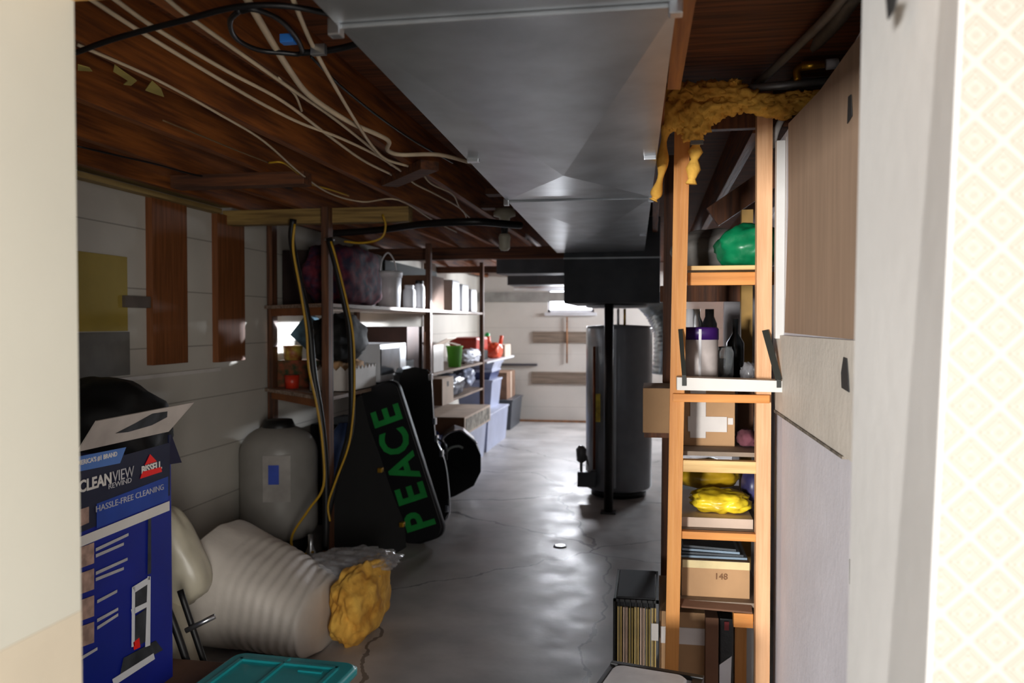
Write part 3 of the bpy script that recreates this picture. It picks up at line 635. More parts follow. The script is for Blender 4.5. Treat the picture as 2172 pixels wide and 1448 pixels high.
tote(-2.35, -1.95, 10.05, 10.7, 0.913, 0.10, lidw, lidw, 'topmost white tote of the stack beside the last post')
tote(-2.45, -1.93, 11.3, 12.2, 0, 0.42, toted, toted, 'dark grey bin on the floor in the far corner')
cf = thing('storage_box', 'brown carton standing on the dark grey corner bin', 'box', (-2.2, 11.7, 0.42))
part('carton_body', box(-2.45, -2.02, 11.4, 12.1, 0.421, 0.80, 0.004), mat('mid_cardboard', '8a6a55', 0.8), cf)
part('tape', box(-2.02, -2.017, 11.7, 11.8, 0.421, 0.80), cardp, cf)
solid('blue_sack', blob((-2.05, 7.4, 0.38), (0.11, 0.26, 0.12), 0.15, 3, 12, 4, 2.4, 0.281), bluebag, 'shiny blue sack on the dark bin beside the guitar case', 'sack')
solid('storage_box', box(-2.4, -1.98, 7.02, 7.6, 0, 0.28, 0.006), blackm, 'black bin on the floor under the blue sack', 'box')
# things under the middle shelf behind cases
solid('storage_box', box(-2.5, -2.0, 5.75, 6.4, 0, 0.75, 0.006), blackm, 'black box in the dark under the shelves', 'box')
solid('water_jug', lathe((-2.06, 5.33, 0.42), [(0, 0), (0.10, 0), (0.12, 0.03), (0.12, 0.3), (0.05, 0.4), (0, 0.4)]), mat('blue_jug', '5b6fa0', 0.25, trans=0.3), 'bluish water jug behind the hoses', 'jug')
solid('stand_box', box(-2.19, -1.95, 5.22, 5.45, 0, 0.42, 0.006), blackm, 'small dark box under the bluish water jug', 'box')

# =================================================================== PRESSURE TANK, HOSES
tx, ty = -2.385, 4.98
pt = thing('pressure_tank', 'grey domed well pressure tank with blue label against the left wall', 'tank', (tx, ty, 0))
prof = [(0, 0.10)]
for k in range(7): a = -math.pi/2+k*math.pi/12; prof.append((0.12+0.125*math.cos(a), 0.205+0.1*math.sin(a)))
prof += [(0.245, 0.26), (0.245, 0.66)]
for k in range(1, 9): a = k*math.pi/16; prof.append((0.245*math.cos(a)**0.8 if k < 8 else 0.0, 0.66+0.18*math.sin(a)))
part('tank_body', lathe((tx, ty, 0), prof, 48), tankg, pt)
part('base_skirt', lathe((tx, ty, 0), [(0.20, 0), (0.19, 0.15), (0, 0.15)], 32), blackr, pt)
part('top_collar', lathe((tx, ty, 0.78), [(0, 0), (0.095, 0), (0.105, 0.05), (0.085, 0.095), (0, 0.10)], 28), blackr, pt)
lb = frame_m((tx+0.06, ty-0.24, 0.53), (1, 0.25, 0), (0, 0, 1))
part('label_sheet', box(-0.05, 0.12, -0.14, 0.15, 0, 0.003, 0, lb @ Matrix.Rotation(0.0, 4, 'Z')), mat('pale_sticker', 'a39d97', 0.5), pt, 'pale sticker')
part('blue_emblem', box(-0.015, 0.05, -0.03, 0.09, 0.003, 0.006, 0, lb), mat('blue_sticker', '3550b8', 0.4), pt, 'blue emblem')
solid('floor_sheet', prism([(-2.62, 4.75, 0), (-2.35, 4.55, 0), (-2.33, 4.6, 0.20), (-2.6, 4.8, 0.05)], (0.01, 0.02, 0)), mat('bluish_sheet', '8f93ab', 0.5), 'bluish white sheet leaning at the foot of the tank', 'sheet')
pz = thing('water_pump', 'small pump fittings on the floor beside the tank', 'pump', (-1.98, 4.5, 0))
part('pump_block', box(-2.06, -1.92, 4.5, 4.62, 0, 0.10, 0.01), blackr, pz)
part('pump_valve', lathe((-1.97, 4.52, 0.10), [(0, 0), (0.03, 0), (0.03, 0.06), (0.015, 0.1), (0.015, 0.16), (0, 0.16)], 16), steel, pz)
part('pump_fitting', lathe((-2.09, 4.52, 0.02), [(0, 0), (0.04, 0), (0.04, 0.11), (0, 0.12)], 16), mat('pink_grey', 'a08a88', 0.5), pz)
def hose(px, Y, r, m, label, cat='hose', name='hose'):
    return solid(name, tube([PY(x, y, Y+(p[0] if p else 0)) for x, y, *p in px], r, 10, 6), m, label, cat)
hose([(622, 465), (619, 510), (632, 580), (655, 690), (665, 790), (680, 880), (690, 980), (692, 1100), (690, 1165)], 4.58, 0.021, blackr, 'left black hose hanging from the pale beam beside the tank')
hose([(625, 475), (622, 530), (638, 620), (650, 700), (655, 780), (672, 860), (684, 940), (686, 1030), (655, 1080), (622, 1130), (620, 1160), (640, 1175), (665, 1170)], 4.50, 0.0075, cabley, 'yellow cable following the left black hose and curling in front of the tank', 'cable', 'yellow_cable')
hose([(698, 505), (712, 560), (728, 630), (742, 700), (746, 800), (745, 900), (730, 960), (708, 1040), (694, 1100), (690, 1150)], 4.62, 0.020, blackr, 'right black hose dropping from the strap on the shelving post')
hose([(702, 512), (716, 560), (738, 650), (750, 720), (752, 820), (748, 890), (738, 950), (712, 1020), (696, 1070), (700, 1105)], 4.545, 0.0065, cabley, 'yellow cable following the right black hose', 'cable', 'yellow_cable')
solid('yellow_cable', tube([PY(x, y, 4.7) for x, y in ((730, 512), (770, 515), (808, 505), (818, 480), (812, 455))], 0.007), cabley, 'short yellow cable looping up to the pale beam', 'cable')
solid('hose_strap', lathe((U(700)*4.66, 4.66, PY(700, 510, 4.66).z), [(0, 0), (0.03, 0), (0.03, 0.015), (0, 0.015)], 14), steel, 'small bright metal strap at the top of the right hose', 'clamp')

# =================================================================== INSTRUMENT CASES
def planar(name, pts, Y, th, m, label, cat, tiltfn=None):
    q = [PY(x, y, Y) for x, y in pts]; return q
# leaning board bag with PEACE lettering
P0 = PZ(902, 1150, 0.015); P1 = PY(800, 824, 5.45)
ax = (P1-P0); Lb = ax.length; ax.normalize()
wv = Vector((1, -0.12, 0)); wv = (wv-ax*wv.dot(ax)).normalized(); nv = wv.cross(ax)  # nv faces camera
if nv.y > 0: nv = -nv
pb = thing('board_bag', 'long black board bag with green PEACE lettering leaning on the cases', 'bag', P0)
Mb = Matrix(((wv.x, ax.x, nv.x, P0.x), (wv.y, ax.y, nv.y, P0.y), (wv.z, ax.z, nv.z, P0.z), (0, 0, 0, 1)))
def capsule_outline(hw, L, n=8, r=None):
    r = r or hw; out = []
    for cx, cy, a0 in ((hw-r, r, -90), (hw-r, L-r, 0), (-hw+r, L-r, 90), (-hw+r, r, 180)):
        for k in range(n+1):
            a = math.radians(a0+90*k/n); out.append((cx+r*math.cos(a), cy+r*math.sin(a)))
    return out
def plate(outline, z0, z1, M, bev=0.01):
    b = [M @ Vector((x, y, z0)) for x, y in outline]; t = [M @ Vector((x, y, z1)) for x, y in outline]
    cx = sum(x for x, y in outline)/len(outline); cy = sum(y for x, y in outline)/len(outline)
    k = 1-bev/0.1
    bm = bmesh.new(); rows = []
    for z, s in ((z0, 0.94), (z0+bev, 1), (z1-bev, 1), (z1, 0.94)):
        rows.append([bm.verts.new(M @ Vector((cx+(x-cx)*s, cy+(y-cy)*(s if s == 1 else (1-(1-s)*0.5)), z))) for x, y in outline])
    n = len(outline)
    for a, b_ in zip(rows, rows[1:]):
        for i in range(n): bm.faces.new((a[i], a[(i+1) % n], b_[(i+1) % n], b_[i]))
    bm.faces.new(rows[0][::-1]); bm.faces.new(rows[-1])
    bmesh.ops.recalc_face_normals(bm, faces=bm.faces)
    for f in bm.faces: f.smooth = len(f.verts) == 4
    return bm
part('bag_shell', plate(capsule_outline(0.155, Lb+0.03, r=0.08), -0.07, 0.0, Mb, 0.012), mat('black_nylon', '0a0a10', 0.5), pb)
LW = (Lb-0.17)/5.0/0.22
for i, ch in enumerate('PEACE'):
    yy_ = 0.15+i*(Lb-0.17)/5.0
    M = Mb @ Matrix.Translation((0.02, yy_, 0.004)) @ Matrix.Rotation(math.radians(90), 4, 'Z') @ Matrix.Scale(LW, 4, (1, 0, 0))
    part('letter', text_bm(ch, 0.30, M, 0.001, 0.008), green, pb, f'green letter {ch}')
# guitar hard case, standing
gc = thing('guitar_case', 'black hard guitar case with chrome latches standing left of the amplifier', 'case', (-1.6, 5.9, 0))
def gpx(x, y, Y=5.85): return PY(x, y, Y)
outl = [(848, 800), (856, 783), (880, 778), (905, 783), (914, 800), (920, 900), (926, 935), (942, 975), (950, 1030), (952, 1085), (940, 1108), (915, 1122), (880, 1122), (862, 1100), (856, 1040), (858, 960), (850, 900)]
q = [gpx(*p) for p in outl]
bm = hexa(q, [p+Vector((-0.10, 0.16, 0)) for p in q])
part('case_shell', bm, blackg, gc)
part('case_trim', tube([gpx(x, y)+Vector((0.004, 0.0, 0)) for x, y in outl[3:11]], 0.007, 8, 4), chrome, gc, 'bright metal edge trim')
for (x, y) in ((913, 800), (921, 893), (925, 930), (936, 962), (948, 1078)):
    p = gpx(x, y); part('latch', box(p.x-0.014, p.x+0.014, p.y-0.012, p.y+0.03, p.z-0.025, p.z+0.025, 0.005), chrome, gc)
part('handle', tube([gpx(925, 930)+Vector((0.01, 0, 0)), gpx(940, 945)+Vector((0.02, 0, 0)), gpx(943, 975)+Vector((0.015, 0, 0))], 0.008), blackg, gc)
# big black case with gold latches, left
bc = thing('guitar_case', 'black case with two brass latches leaning behind the board bag', 'case', (-1.75, 5.0, 0))
outl = [(748, 870), (756, 845), (768, 840), (782, 900), (804, 960), (830, 1040), (858, 1110), (862, 1160), (820, 1186), (760, 1188), (712, 1170), (700, 1100), (716, 1020), (732, 950)]
q = [PY(x, y, 4.93+0.18*(1188-y)/350) for x, y in outl]
for p in q: p.z = max(p.z, 0.004)
part('case_shell', hexa(q, [p+Vector((-0.06, 0.13, 0)) for p in q]), blackm, bc)
for (x, y) in ((812, 996), (858, 1111)):
    p = PY(x-4, y, 4.91+0.18*(1188-y)/350); part('latch', box(p.x-0.014, p.x+0.014, p.y-0.03, p.y+0.015, p.z-0.014, p.z+0.014, 0.004), brass, bc)
# rounded amplifier case with pale piping
am = thing('amplifier_case', 'rounded black carrying case with white piping on the floor behind the guitar case', 'case', (-1.72, 7.1, 0))
outl = [(925, 1040), (930, 960), (940, 928), (965, 912), (985, 918), (1008, 938), (1020, 965), (1020, 1000), (1005, 1030), (965, 1052), (945, 1062)]
q = [PY(x, y, 6.75) for x, y in outl]
for p in q: p.z = max(p.z, 0.004)
part('case_shell', hexa(q, [p+Vector((-0.09, 0.35, 0)) for p in q]), blackg, am)
part('piping', tube([PY(x, y, 6.74) for x, y in ((945, 945), (940, 930), (955, 917), (975, 913), (990, 922), (1012, 940))], 0.009), chrome, am, 'pale piping')
part('handle', tube([PY(x, y, 6.72) for x, y in ((944, 962), (955, 950), (972, 946), (982, 950))], 0.010), mat('pale_handle', '9aa39e', 0.4), am)

# =================================================================== VACUUM BOX (near left)
XB = -1.60
yb0, yb1 = 1.98, XB/U(360)
zt = PX(360, 985, XB).z+0.03
vb = thing('vacuum_carton', 'dark blue vacuum cleaner carton with a red logo by the door frame', 'box', (-1.8, 2.25, 0.30))
part('carton_body', box(XB-0.38, XB, yb0, yb1, 0.30, zt, 0.003), blue, vb)
def face(pts, m, name, off=0.002, label=None):
    q = [PX(x, y, XB+off) for x, y in pts]
    return part(name, prism(q, (0.0012, 0, 0)), m, vb, label)
face([(120, 1005), (360, 938), (360, 1050), (120, 1150)], navy, 'navy_band')
face([(120, 1158), (359, 1062), (359, 1082), (120, 1180)], paper, 'white_stripe', 0.0035, 'white stripe')
face([(165, 968), (267, 948), (254, 982), (165, 1000)], skyb, 'blue_tag', 0.0035)
face([(205, 1068), (356, 1010), (356, 1060), (205, 1120)], midblue, 'blue_band', 0.0034)
face([(318, 963), (332, 978), (307, 986)], red, 'logo_triangle', 0.0045, 'red triangle of the logo')
face([(302, 1000), (341, 990), (343, 1000), (297, 1015)], red, 'logo_base', 0.0045, 'red base of the logo')
def ftext(body, px, py, size, m, name, bold=0.0, wx=1.0):
    c = PX(px, py, XB+0.005); M = frame_m(c, (0, 1, 0), (0, 0, 1)) @ Matrix.Scale(wx, 4, (1, 0, 0))
    return part(name, text_bm(body, size, M, 0.0006, bold), m, vb)
wprint = mat('white_print', 'b8b4b6', 0.5)
ftext('BISSELL', 322, 992, 0.034, paper, 'logo_word', 0.0012)
ftext('CLEAN', 203, 1024, 0.047, paper, 'title_word', 0.0014, 0.98)
ftext('VIEW', 262, 1006, 0.047, wprint, 'title_word', 0.0, 0.92)
ftext('REWIND', 255, 1025, 0.022, wprint, 'subtitle_word', 0.0, 1.3)
ftext("AMERICA'S #1 BRAND", 205, 973, 0.019, paper, 'tag_word', 0.0005)
ftext('HASSLE-FREE CLEANING', 280, 1055, 0.026, wprint, 'band_word', 0.0, 1.2)
for k, (x0, y0, x1, y1) in enumerate(((203, 1162, 272, 1130), (203, 1175, 262, 1150), (203, 1212, 270, 1182), (203, 1225, 262, 1202), (206, 1272, 248, 1250), (206, 1312, 250, 1288), (206, 1328, 250, 1300), (172, 1392, 206, 1372))):
    face([(x0, y0), (x1, y1), (x1, y1+6), (x0, y0+7)], wprint, 'caption_line', 0.003)
for k, y in enumerate((1150, 1205, 1262, 1318)):
    face([(166, y+12), (199, y), (199, y+44), (166, y+56)], tan, 'picture', 0.003, 'small photo printed on the box')
face([(170, 1080), (188, 1074), (188, 1108), (170, 1116)], tan, 'picture', 0.004)
# printed upright vacuum
for pts, m in (([(314, 1100), (320, 1098), (320, 1215), (313, 1218)], photod), ([(280, 1245), (317, 1222), (318, 1235), (286, 1256)], whitep),
               ([(313, 1222), (319, 1222), (318, 1368), (308, 1372)], whitep), ([(280, 1246), (286, 1243), (285, 1370), (279, 1372)], whitep),
               ([(287, 1252), (312, 1238), (310, 1290), (286, 1300)], photod), ([(287, 1306), (311, 1290), (309, 1360), (286, 1372)], photod),
               ([(278, 1292), (312, 1276), (312, 1286), (280, 1304)], whitep), ([(282, 1362), (295, 1352), (297, 1372), (284, 1378)], red),
               ([(262, 1395), (330, 1358), (345, 1378), (255, 1428)], photod), ([(238, 1440), (325, 1385), (328, 1397), (250, 1448), (240, 1448)], whitep)):
    face(pts, m, 'vacuum_picture', 0.004 if m is not photod else 0.0032)
# flap: outward leaning top flap with printed picture
f0, f1, f2 = PX(165, 958, XB), PX(358, 915, XB), PY(412, 853, 2.62)
fn = (f1-f0).cross(f2-f0).normalized(); fr_ = ray(205, 893)
fl = [f0, f1, f2, Vector((0, 0, CH))+fr_*((f0-Vector((0, 0, CH))).dot(fn)/fr_.dot(fn))]   # all four corners in one plane
if fn.dot(Vector((0, 0, CH))-f0) < 0: fn = -fn
part('top_flap', prism(fl, -fn*0.004), mat('flap_print', 'b9aea6', 0.55, 0, 0.15, 5), vb, 'raised printed top flap')
fc = [fl[0].lerp(fl[1], s).lerp(fl[3].lerp(fl[2], s), t)+fn*0.001 for s, t in ((0.28, 0.40), (0.42, 0.35), (0.66, 0.42), (0.78, 0.62), (0.72, 0.85), (0.55, 0.88), (0.42, 0.62))]
part('flap_picture', prism(fc, fn*0.001), photod, vb, 'grey vacuum picture on the flap')
sd = [PX(358, 922, XB+0.001), PX(358, 985, XB+0.001), PX(358, 985, XB+0.001)+Vector((0.02, 0.045, 0.0)), PX(358, 922, XB+0.001)+Vector((0.0, 0.015, 0))]
part('side_flap', prism(sd, (-0.004, 0, 0)), navy, vb)
solid('storage_box', box(XB-0.42, XB+0.11, 1.95, yb1+0.15, 0, 0.295, 0.004), mat('brown_carton', '6d4a34', 0.85), 'brown carton on the floor under the blue vacuum carton', 'box')
solid('garbage_bag', blob((-2.20, 3.0, 1.06), (0.27, 0.22, 0.22), 0.12, 2, 15, 4, 2.2, 0.901), mat('black_bag_film', '050505', 0.6, 0, 0.1, 8, 0.1, 30), 'black bag heaped on the wooden stool behind the blue vacuum carton', 'bag')
st = thing('stool', 'dark stool hidden behind the blue vacuum carton, carrying the black bag', 'stool', (-2.2, 3.0, 0))
part('seat', box(-2.50, -2.12, 2.80, 3.2, 0.86, 0.90, 0.004), studdk, st)
for x in (-2.48, -2.16):
    for y in (2.82, 3.14): part('leg', box(x, x+0.04, y, y+0.04, 0, 0.86), studdk, st)
# cream plastic-wrapped cushion
def cushion(c, s, ang, ax='Y', seed=1, amp=0.05):
    return blob(c, s, amp, 2, seed, 4, 3.2, None, Matrix.Rotation(ang, 4, ax))
solid('wrapped_cushion', cushion((-1.97, 3.12, 0.53), (0.115, 0.09, 0.21), -0.5, 'Y', 2), creamp, 'cream vinyl cushion wrapped in plastic behind the blue carton', 'cushion')
solid('wrapped_cushion', cushion((-1.98, 3.05, 0.185), (0.13, 0.09, 0.19), -0.3, 'Y', 6), creamp, 'lower cream vinyl cushion under the wrapped one', 'cushion')
fr = thing('folding_frame', 'black metal folding frame standing between carton and pale bag', 'frame', (-1.6, 2.85, 0))
part('tube_leg', tube([(-1.80, 2.74, 0.56), (-1.70, 2.74, 0.32), (-1.60, 2.74, 0.014)], 0.014), blackr, fr)
part('tube_leg', tube([(-1.74, 2.80, 0.50), (-1.64, 2.80, 0.22), (-1.57, 2.80, 0.012)], 0.012), blackr, fr)
part('cross_bar', tube([(-1.70, 2.77, 0.36), (-1.60, 2.80, 0.41)], 0.010), steel, fr)
# pale sheet bag with pleats
def pleated():
    # soft bag lofted along x: tall crumpled left end, low pleated right end
    bm = bmesh.new(); n = 72; m = 90; rows = []
    for i in range(m+1):
        t = i/m; x = -2.08+0.60*t
        endk = min(1, (t/0.10))**0.5*min(1, ((1-t)/0.05+0.0))**0.5 if 0 < t < 1 else 0.02
        h = (0.56-0.30*t**1.25)*(0.35+0.65*endk); d = (0.34-0.05*t)*(0.4+0.6*endk)
        row = []
        for k in range(n):
            a = 2*math.pi*k/n; cz = math.sin(a); cyy = math.cos(a)
            r = (abs(cz)**2.6+abs(cyy)**2.6)**(-1/2.6)
            pl = 0.012*max(0, t-0.25)*math.sin(x*150+3*math.sin(a*2)+4*noise.noise(Vector((x*3, a, 2)))) + 0.025*noise.noise(Vector((x*5, cyy*2, cz*2)))
            y = 3.62+d*cyy*(r+pl)-0.03*t; z = h*0.5+h*0.5*cz*(r+pl*3)
            row.append(bm.verts.new((x, y, max(0.0, z))))
        rows.append(row)
    for a, b in zip(rows, rows[1:]):
        for k in range(n): bm.faces.new((a[k], a[(k+1) % n], b[(k+1) % n], b[k]))
    bm.faces.new(rows[0][::-1]); bm.faces.new(rows[-1])
    for f in bm.faces: f.smooth = True
    bmesh.ops.recalc_face_normals(bm, faces=bm.faces)
    return bm
solid('insulation_bag', pleated(), fabricw, 'big pale plastic bag with pleats slumped on the floor', 'bag')
def fluff(c, s, seed, amp=0.35, flat=None, sub=5, fr=3.5): return blob(c, s, amp, fr, seed, sub, 2.6, flat)
ib = thing('insulation_batt', 'yellow fibreglass batt spilling from torn clear plastic on the floor', 'insulation', (-1.28, 3.66, 0))
part('fibreglass', fluff((-1.375, 3.74, 0.16), (0.095, 0.26, 0.17), 31, 0.22, 0.0, 5, 2.0), insul, ib)
part('plastic_wrap', fluff((-1.47, 3.92, 0.30), (0.20, 0.17, 0.045), 33, 0.3, None), clearp, ib, 'torn clear plastic')
# teal tote lid
tt = thing('storage_tote', 'teal plastic storage tote with a ribbed lid at the bottom edge', 'tote', (-1.2, 2.4, 0))
c0, c1, c2, c3 = PZ(512, 1378, 0.36), PZ(762, 1402, 0.36), PZ(770, 1620, 0.36), PZ(395, 1620, 0.36)
ex = (c1-c0).normalized(); ey = Vector((ex.y, -ex.x, 0)); W = (c1-c0).length+0.02; D = 0.62
Mt = Matrix(((ex.x, ey.x, 0, c0.x-0.01*ex.x), (ex.y, ey.y, 0, c0.y-0.01), (0, 0, 1, 0), (0, 0, 0, 1)))
part('tote_body', box(0.03, W-0.03, 0.03, D-0.03, 0.0, 0.335, 0.02, Mt), mat('teal_body', '17727a', 0.4), tt)
part('lid', plate([(x+W/2, y) for x, y in capsule_outline(W/2+0.0, D, r=0.04)], 0.325, 0.36, Mt, 0.008), teal, tt)
for a in (box(0.05, W-0.05, 0.06, 0.075, 0.358, 0.368, 0.003, Mt), box(0.05, 0.065, 0.06, D-0.06, 0.358, 0.368, 0.003, Mt), box(W-0.065, W-0.05, 0.06, D-0.06, 0.358, 0.368, 0.003, Mt),
          box(W*0.45, W*0.45+0.012, 0.03, D-0.06, 0.358, 0.368, 0.003, Mt), box(W*0.62, W-0.09, 0.10, 0.112, 0.358, 0.366, 0.003, Mt), box(W*0.3, W*0.9, D*0.55, D*0.55+0.012, 0.358, 0.368, 0.003, Mt)):
    part('lid_rib', a, teal, tt)
solid('floor_drain', lathe((-0.604, 5.46, 0.0), [(0, 0), (0.045, 0), (0.045, 0.006), (0.03, 0.008), (0, 0.004)]), steel, 'small round metal drain cap in the concrete floor', 'drain')
solid('floor_scrap', prism([(-1.9, 4.45, 0.0), (-1.72, 4.42, 0), (-1.7, 4.5, 0), (-1.85, 4.53, 0)], (0, 0, 0.008)), cardd, 'scrap of brown cardboard on the floor below the hoses', 'cardboard')

# =================================================================== RIGHT SHELF FRAME (stair side)
Y0 = 3.0
def vx(px, Y=Y0): return U(px)*Y
def zy(py, px=1520, Y=Y0): return PY(px, py, Y).z
rs = thing('wooden_rack', 'unpainted two by four storage rack beside the grey wallboard', 'rack', (0.24, 3.3, 0))
def post(xa, xb, Y, z0, z1, m, d=0.06, xa2=None, xb2=None):
    xa2 = xa if xa2 is None else xa2; xb2 = xb if xb2 is None else xb2
    part('post', hexa([(xa, Y, z0), (xb, Y, z0), (xb, Y+d, z0), (xa, Y+d, z0)], [(xa2, Y, z1), (xb2, Y, z1), (xb2, Y+d, z1), (xa2, Y+d, z1)]), m, rs)
post(vx(1412), vx(1440), Y0, 0.0, 2.30, studz, 0.05, vx(1430), vx(1463))
post(vx(1608), vx(1638), Y0, 0.0, 2.34, studz2, 0.05, vx(1603), vx(1636))
post(vx(1403, 3.75), vx(1420, 3.75), 3.75, 0.0, 2.25, studdk, 0.05, vx(1408, 3.75), vx(1428, 3.75))
post(vx(1572, 3.75), vx(1596, 3.75), 3.75, 0.0, 2.0, mat('yellowish_stud', 'a8813c', 0.6), 0.05)
def rail(pya, pyb, pxa, pxb, m, Y=Y0+0.005, d=0.04, name='rail', sag=0):
    za, zb = PY(pxa, pya, Y).z, PY(pxa, pyb, Y).z
    part(name, box(vx(pxa, Y), vx(pxb, Y), Y, Y+d, zb, za, 0.002), m, rs)
rail(578, 605, 1458, 1642, studx, Y0+0.05)
rail(835, 852, 1428, 1634, studx, Y0-0.03, 0.03)
rail(975, 1000, 1440, 1608, plyx, Y0+0.005)
rail(1126, 1142, 1440, 1608, studx, Y0+0.01, 0.03)
rail(1300, 1330, 1560, 1602, studx, Y0+0.05)
rail(606, 640, 1400, 1570, studdk, 3.80, 0.03)
def sh(py, m, d=0.85, th=0.016, pxa=1440, pxb=1625, Y=Y0+0.055):
    z = PY(1520, py, Y).z; part('shelf_board', box(vx(pxa, Y), vx(pxb, Y), Y, Y+d, z-th, z, 0.002), m, rs); return z
z1 = sh(563, plyx)
z2 = sh(815, mat('grey_brown_shelf', '8b7b6a', 0.7), th=0.02)
z3 = sh(958, MC['grey_brown_shelf'])
z4 = sh(1123, MC['grey_brown_shelf'])
z5 = sh(1275, MC['grey_brown_shelf'])
# stair stringer and dark void behind
solid('stair_stringer', bar((0.28, 4.0, 2.0), (0.75, 4.0, 2.32), 0.04, 0.10), studdk, 'dark diagonal stair stringer behind the rack', 'stringer')
solid('stair_board', prism([(0.36, 4.3, 1.3), (1.2, 4.3, 1.3), (1.2, 4.3, 2.3), (0.72, 4.3, 2.3), (0.60, 4.3, 2.05), (0.36, 4.3, 1.75)], (0, 0.03, 0)), grey_board, 'grey board under the stairs behind the rack', 'panel')
solid('under_stair_board', box(0.42, 1.0, 4.42, 4.46, 0, 1.9), grey_board, 'grey upright board at the back of the rack', 'panel')
solid('edge_strip', box(vx(1643, 2.98), vx(1668, 2.98), 2.96, 3.0, PX(1650, 705, XP).z-0.02, PY(1650, 300, 2.98).z, 0.004), near_board, 'grey wallboard offcut standing beside the brown cardboard sheet', 'board')
solid('edge_strip', box(vx(1664, 2.94), vx(1676, 2.94), 2.925, 2.95, PX(1650, 705, XP).z, PY(1670, 290, 2.93).z, 0.002), paper, 'thin white broken edge of the wallboard beside the cardboard sheet', 'strip')
# white slab with straps
ws = thing('white_shelf_board', 'white board strapped across the front of the rack', 'board', (0.3, 2.93, 1.28))
Yw = 2.90
a, b, c, d = PY(1436, 800, Yw), PY(1668, 808, Yw), PY(1670, 832, Yw), PY(1436, 827, Yw)
part('board', hexa([d, c, c+Vector((0, 0.09, 0)), d+Vector((0, 0.09, 0))], [a, b, b+Vector((0, 0.09, 0)), a+Vector((0, 0.09, 0))]), mat('white_enamel', 'd3cfc8', 0.5, 0, 0.02), ws)
for (p, q) in (((1443, 698), (1451, 818)), ((1623, 700), (1652, 822))):
    pa = PY(*p, Y0-0.012); pb_ = PY(q[0], 795 if q[0] < 1500 else 805, Yw-0.006); pc = PY(*q, Yw-0.006)
    part('strap', merge(bar(pa, pb_, 0.015 if q[0] < 1500 else 0.022, 0.003, 0, (0, 1, 0)), bar(pb_, pc, 0.014, 0.003, 0, (0, 1, 0))), amber, ws, 'black strap')
# items
solid('green_bag', blob((0.365, 3.22, z1+0.075), (0.125, 0.12, 0.085), 0.16, 2.4, 41, 4, 2.3, z1+0.001), greenbag, 'shiny green bag on the topmost rack shelf', 'bag')
solid('folded_tarp', blob((0.27, 3.50, z1+0.08), (0.19, 0.16, 0.10), 0.12, 2.2, 44, 4, 2.2, z1+0.001), mat('grey_tarp', '77736e', 0.5, 0, 0.15, 8, 0.3, 12), 'folded grey sheet behind the green bag', 'sheet')
cx, cy = vx(1487, 3.2), 3.2
cn = thing('food_canister', 'white canister with purple lid on the rack above the white board', 'canister', (cx, cy, z2))
part('canister_body', lathe((cx, cy, z2), [(0, 0), (0.064, 0), (0.064, 0.16), (0, 0.16)]), mat('canister_label', 'cfc6c2', 0.4, 0, 0.06, 20), cn)
part('lid', lathe((cx, cy, z2+0.16), [(0, 0), (0.066, 0), (0.066, 0.04), (0.06, 0.047), (0, 0.047)]), purple, cn, 'purple lid')
part('base_ring', lathe((cx, cy, z2-0.0), [(0.0655, 0), (0.0655, 0.014), (0.0, 0.014)]), purple, cn)
part('side_stripe', box(cx-0.012, cx-0.002, cy-0.067, cy-0.06, z2+0.015, z2+0.2, 0.001), whitep, cn)
solid('glass_jar', lathe((vx(1538, 3.32), 3.32, z2), [(0, 0), (0.03, 0), (0.033, 0.02), (0.033, 0.11), (0.026, 0.125), (0.026, 0.13), (0.023, 0.13), (0.023, 0.12), (0.03, 0.11), (0.03, 0.01), (0, 0.01)]), glassm, 'clear glass jar right of the purple lidded canister', 'jar')
solid('dark_bottle', lathe((vx(1560, 3.5), 3.5, z2), [(0, 0), (0.035, 0), (0.035, 0.14), (0.012, 0.18), (0.012, 0.24), (0, 0.24)]), mat('dark_glass', '1a1c1e', 0.2), 'dark bottle behind the glass jar', 'bottle')
solid('plastic_wrap', blob((vx(1588, 3.2), 3.2, z2+0.03), (0.03, 0.05, 0.045), 0.3, 3, 8, 3, 2, z2+0.001), clearp, 'crumpled clear plastic beside the right post', 'wrap')
for k, (px, m_, lab) in enumerate(((1462, whitep, 'tall pale bottle behind the canister, leftmost'), (1476, steel, 'silvery bottle behind the canister'), (1505, toted, 'grey can behind the canister'))):
    solid('bottle', lathe((vx(px, 3.48), 3.48, z2), [(0, 0), (0.03, 0), (0.03, 0.22), (0.018, 0.25), (0.018, 0.28), (0, 0.28)], 20), m_, lab, 'bottle')
tb = thing('taped_carton', 'cardboard carton with a white tape cross on the rack', 'box', (vx(1500, 3.2), 3.3, z3))
x0, x1 = vx(1450, 3.2), vx(1560, 3.2)
part('carton_body', box(x0, x1, 3.2, 3.55, z3, z2-0.025, 0.003), card, tb)
part('tape', box(vx(1465, 3.2), vx(1498, 3.2), 3.196, 3.2, z3+0.03, z2-0.027), paper, tb, 'white tape')
part('tape', box(vx(1460, 3.2), vx(1543, 3.2), 3.195, 3.199, zy(915, 1500, 3.2), zy(883, 1500, 3.2)), paper, tb, 'white tape')
part('tape', box(vx(1545, 3.2), vx(1556, 3.2), 3.195, 3.199, zy(900, 1550, 3.2), zy(886, 1550, 3.2)), paper, tb, 'white tape')
solid('storage_box', box(vx(1566, 3.5), vx(1600, 3.5), 3.5, 3.8, z3, z2-0.03, 0.004), cardd, 'brown carton behind the taped one', 'box')
solid('maroon_cloth', blob((vx(1586, 3.2), 3.22, z3+0.03), (0.035, 0.08, 0.035), 0.3, 3, 18, 3, 2, z3+0.001), mat('maroon_cloth', '6a3a44', 0.9), 'maroon cloth beside the taped carton', 'cloth')
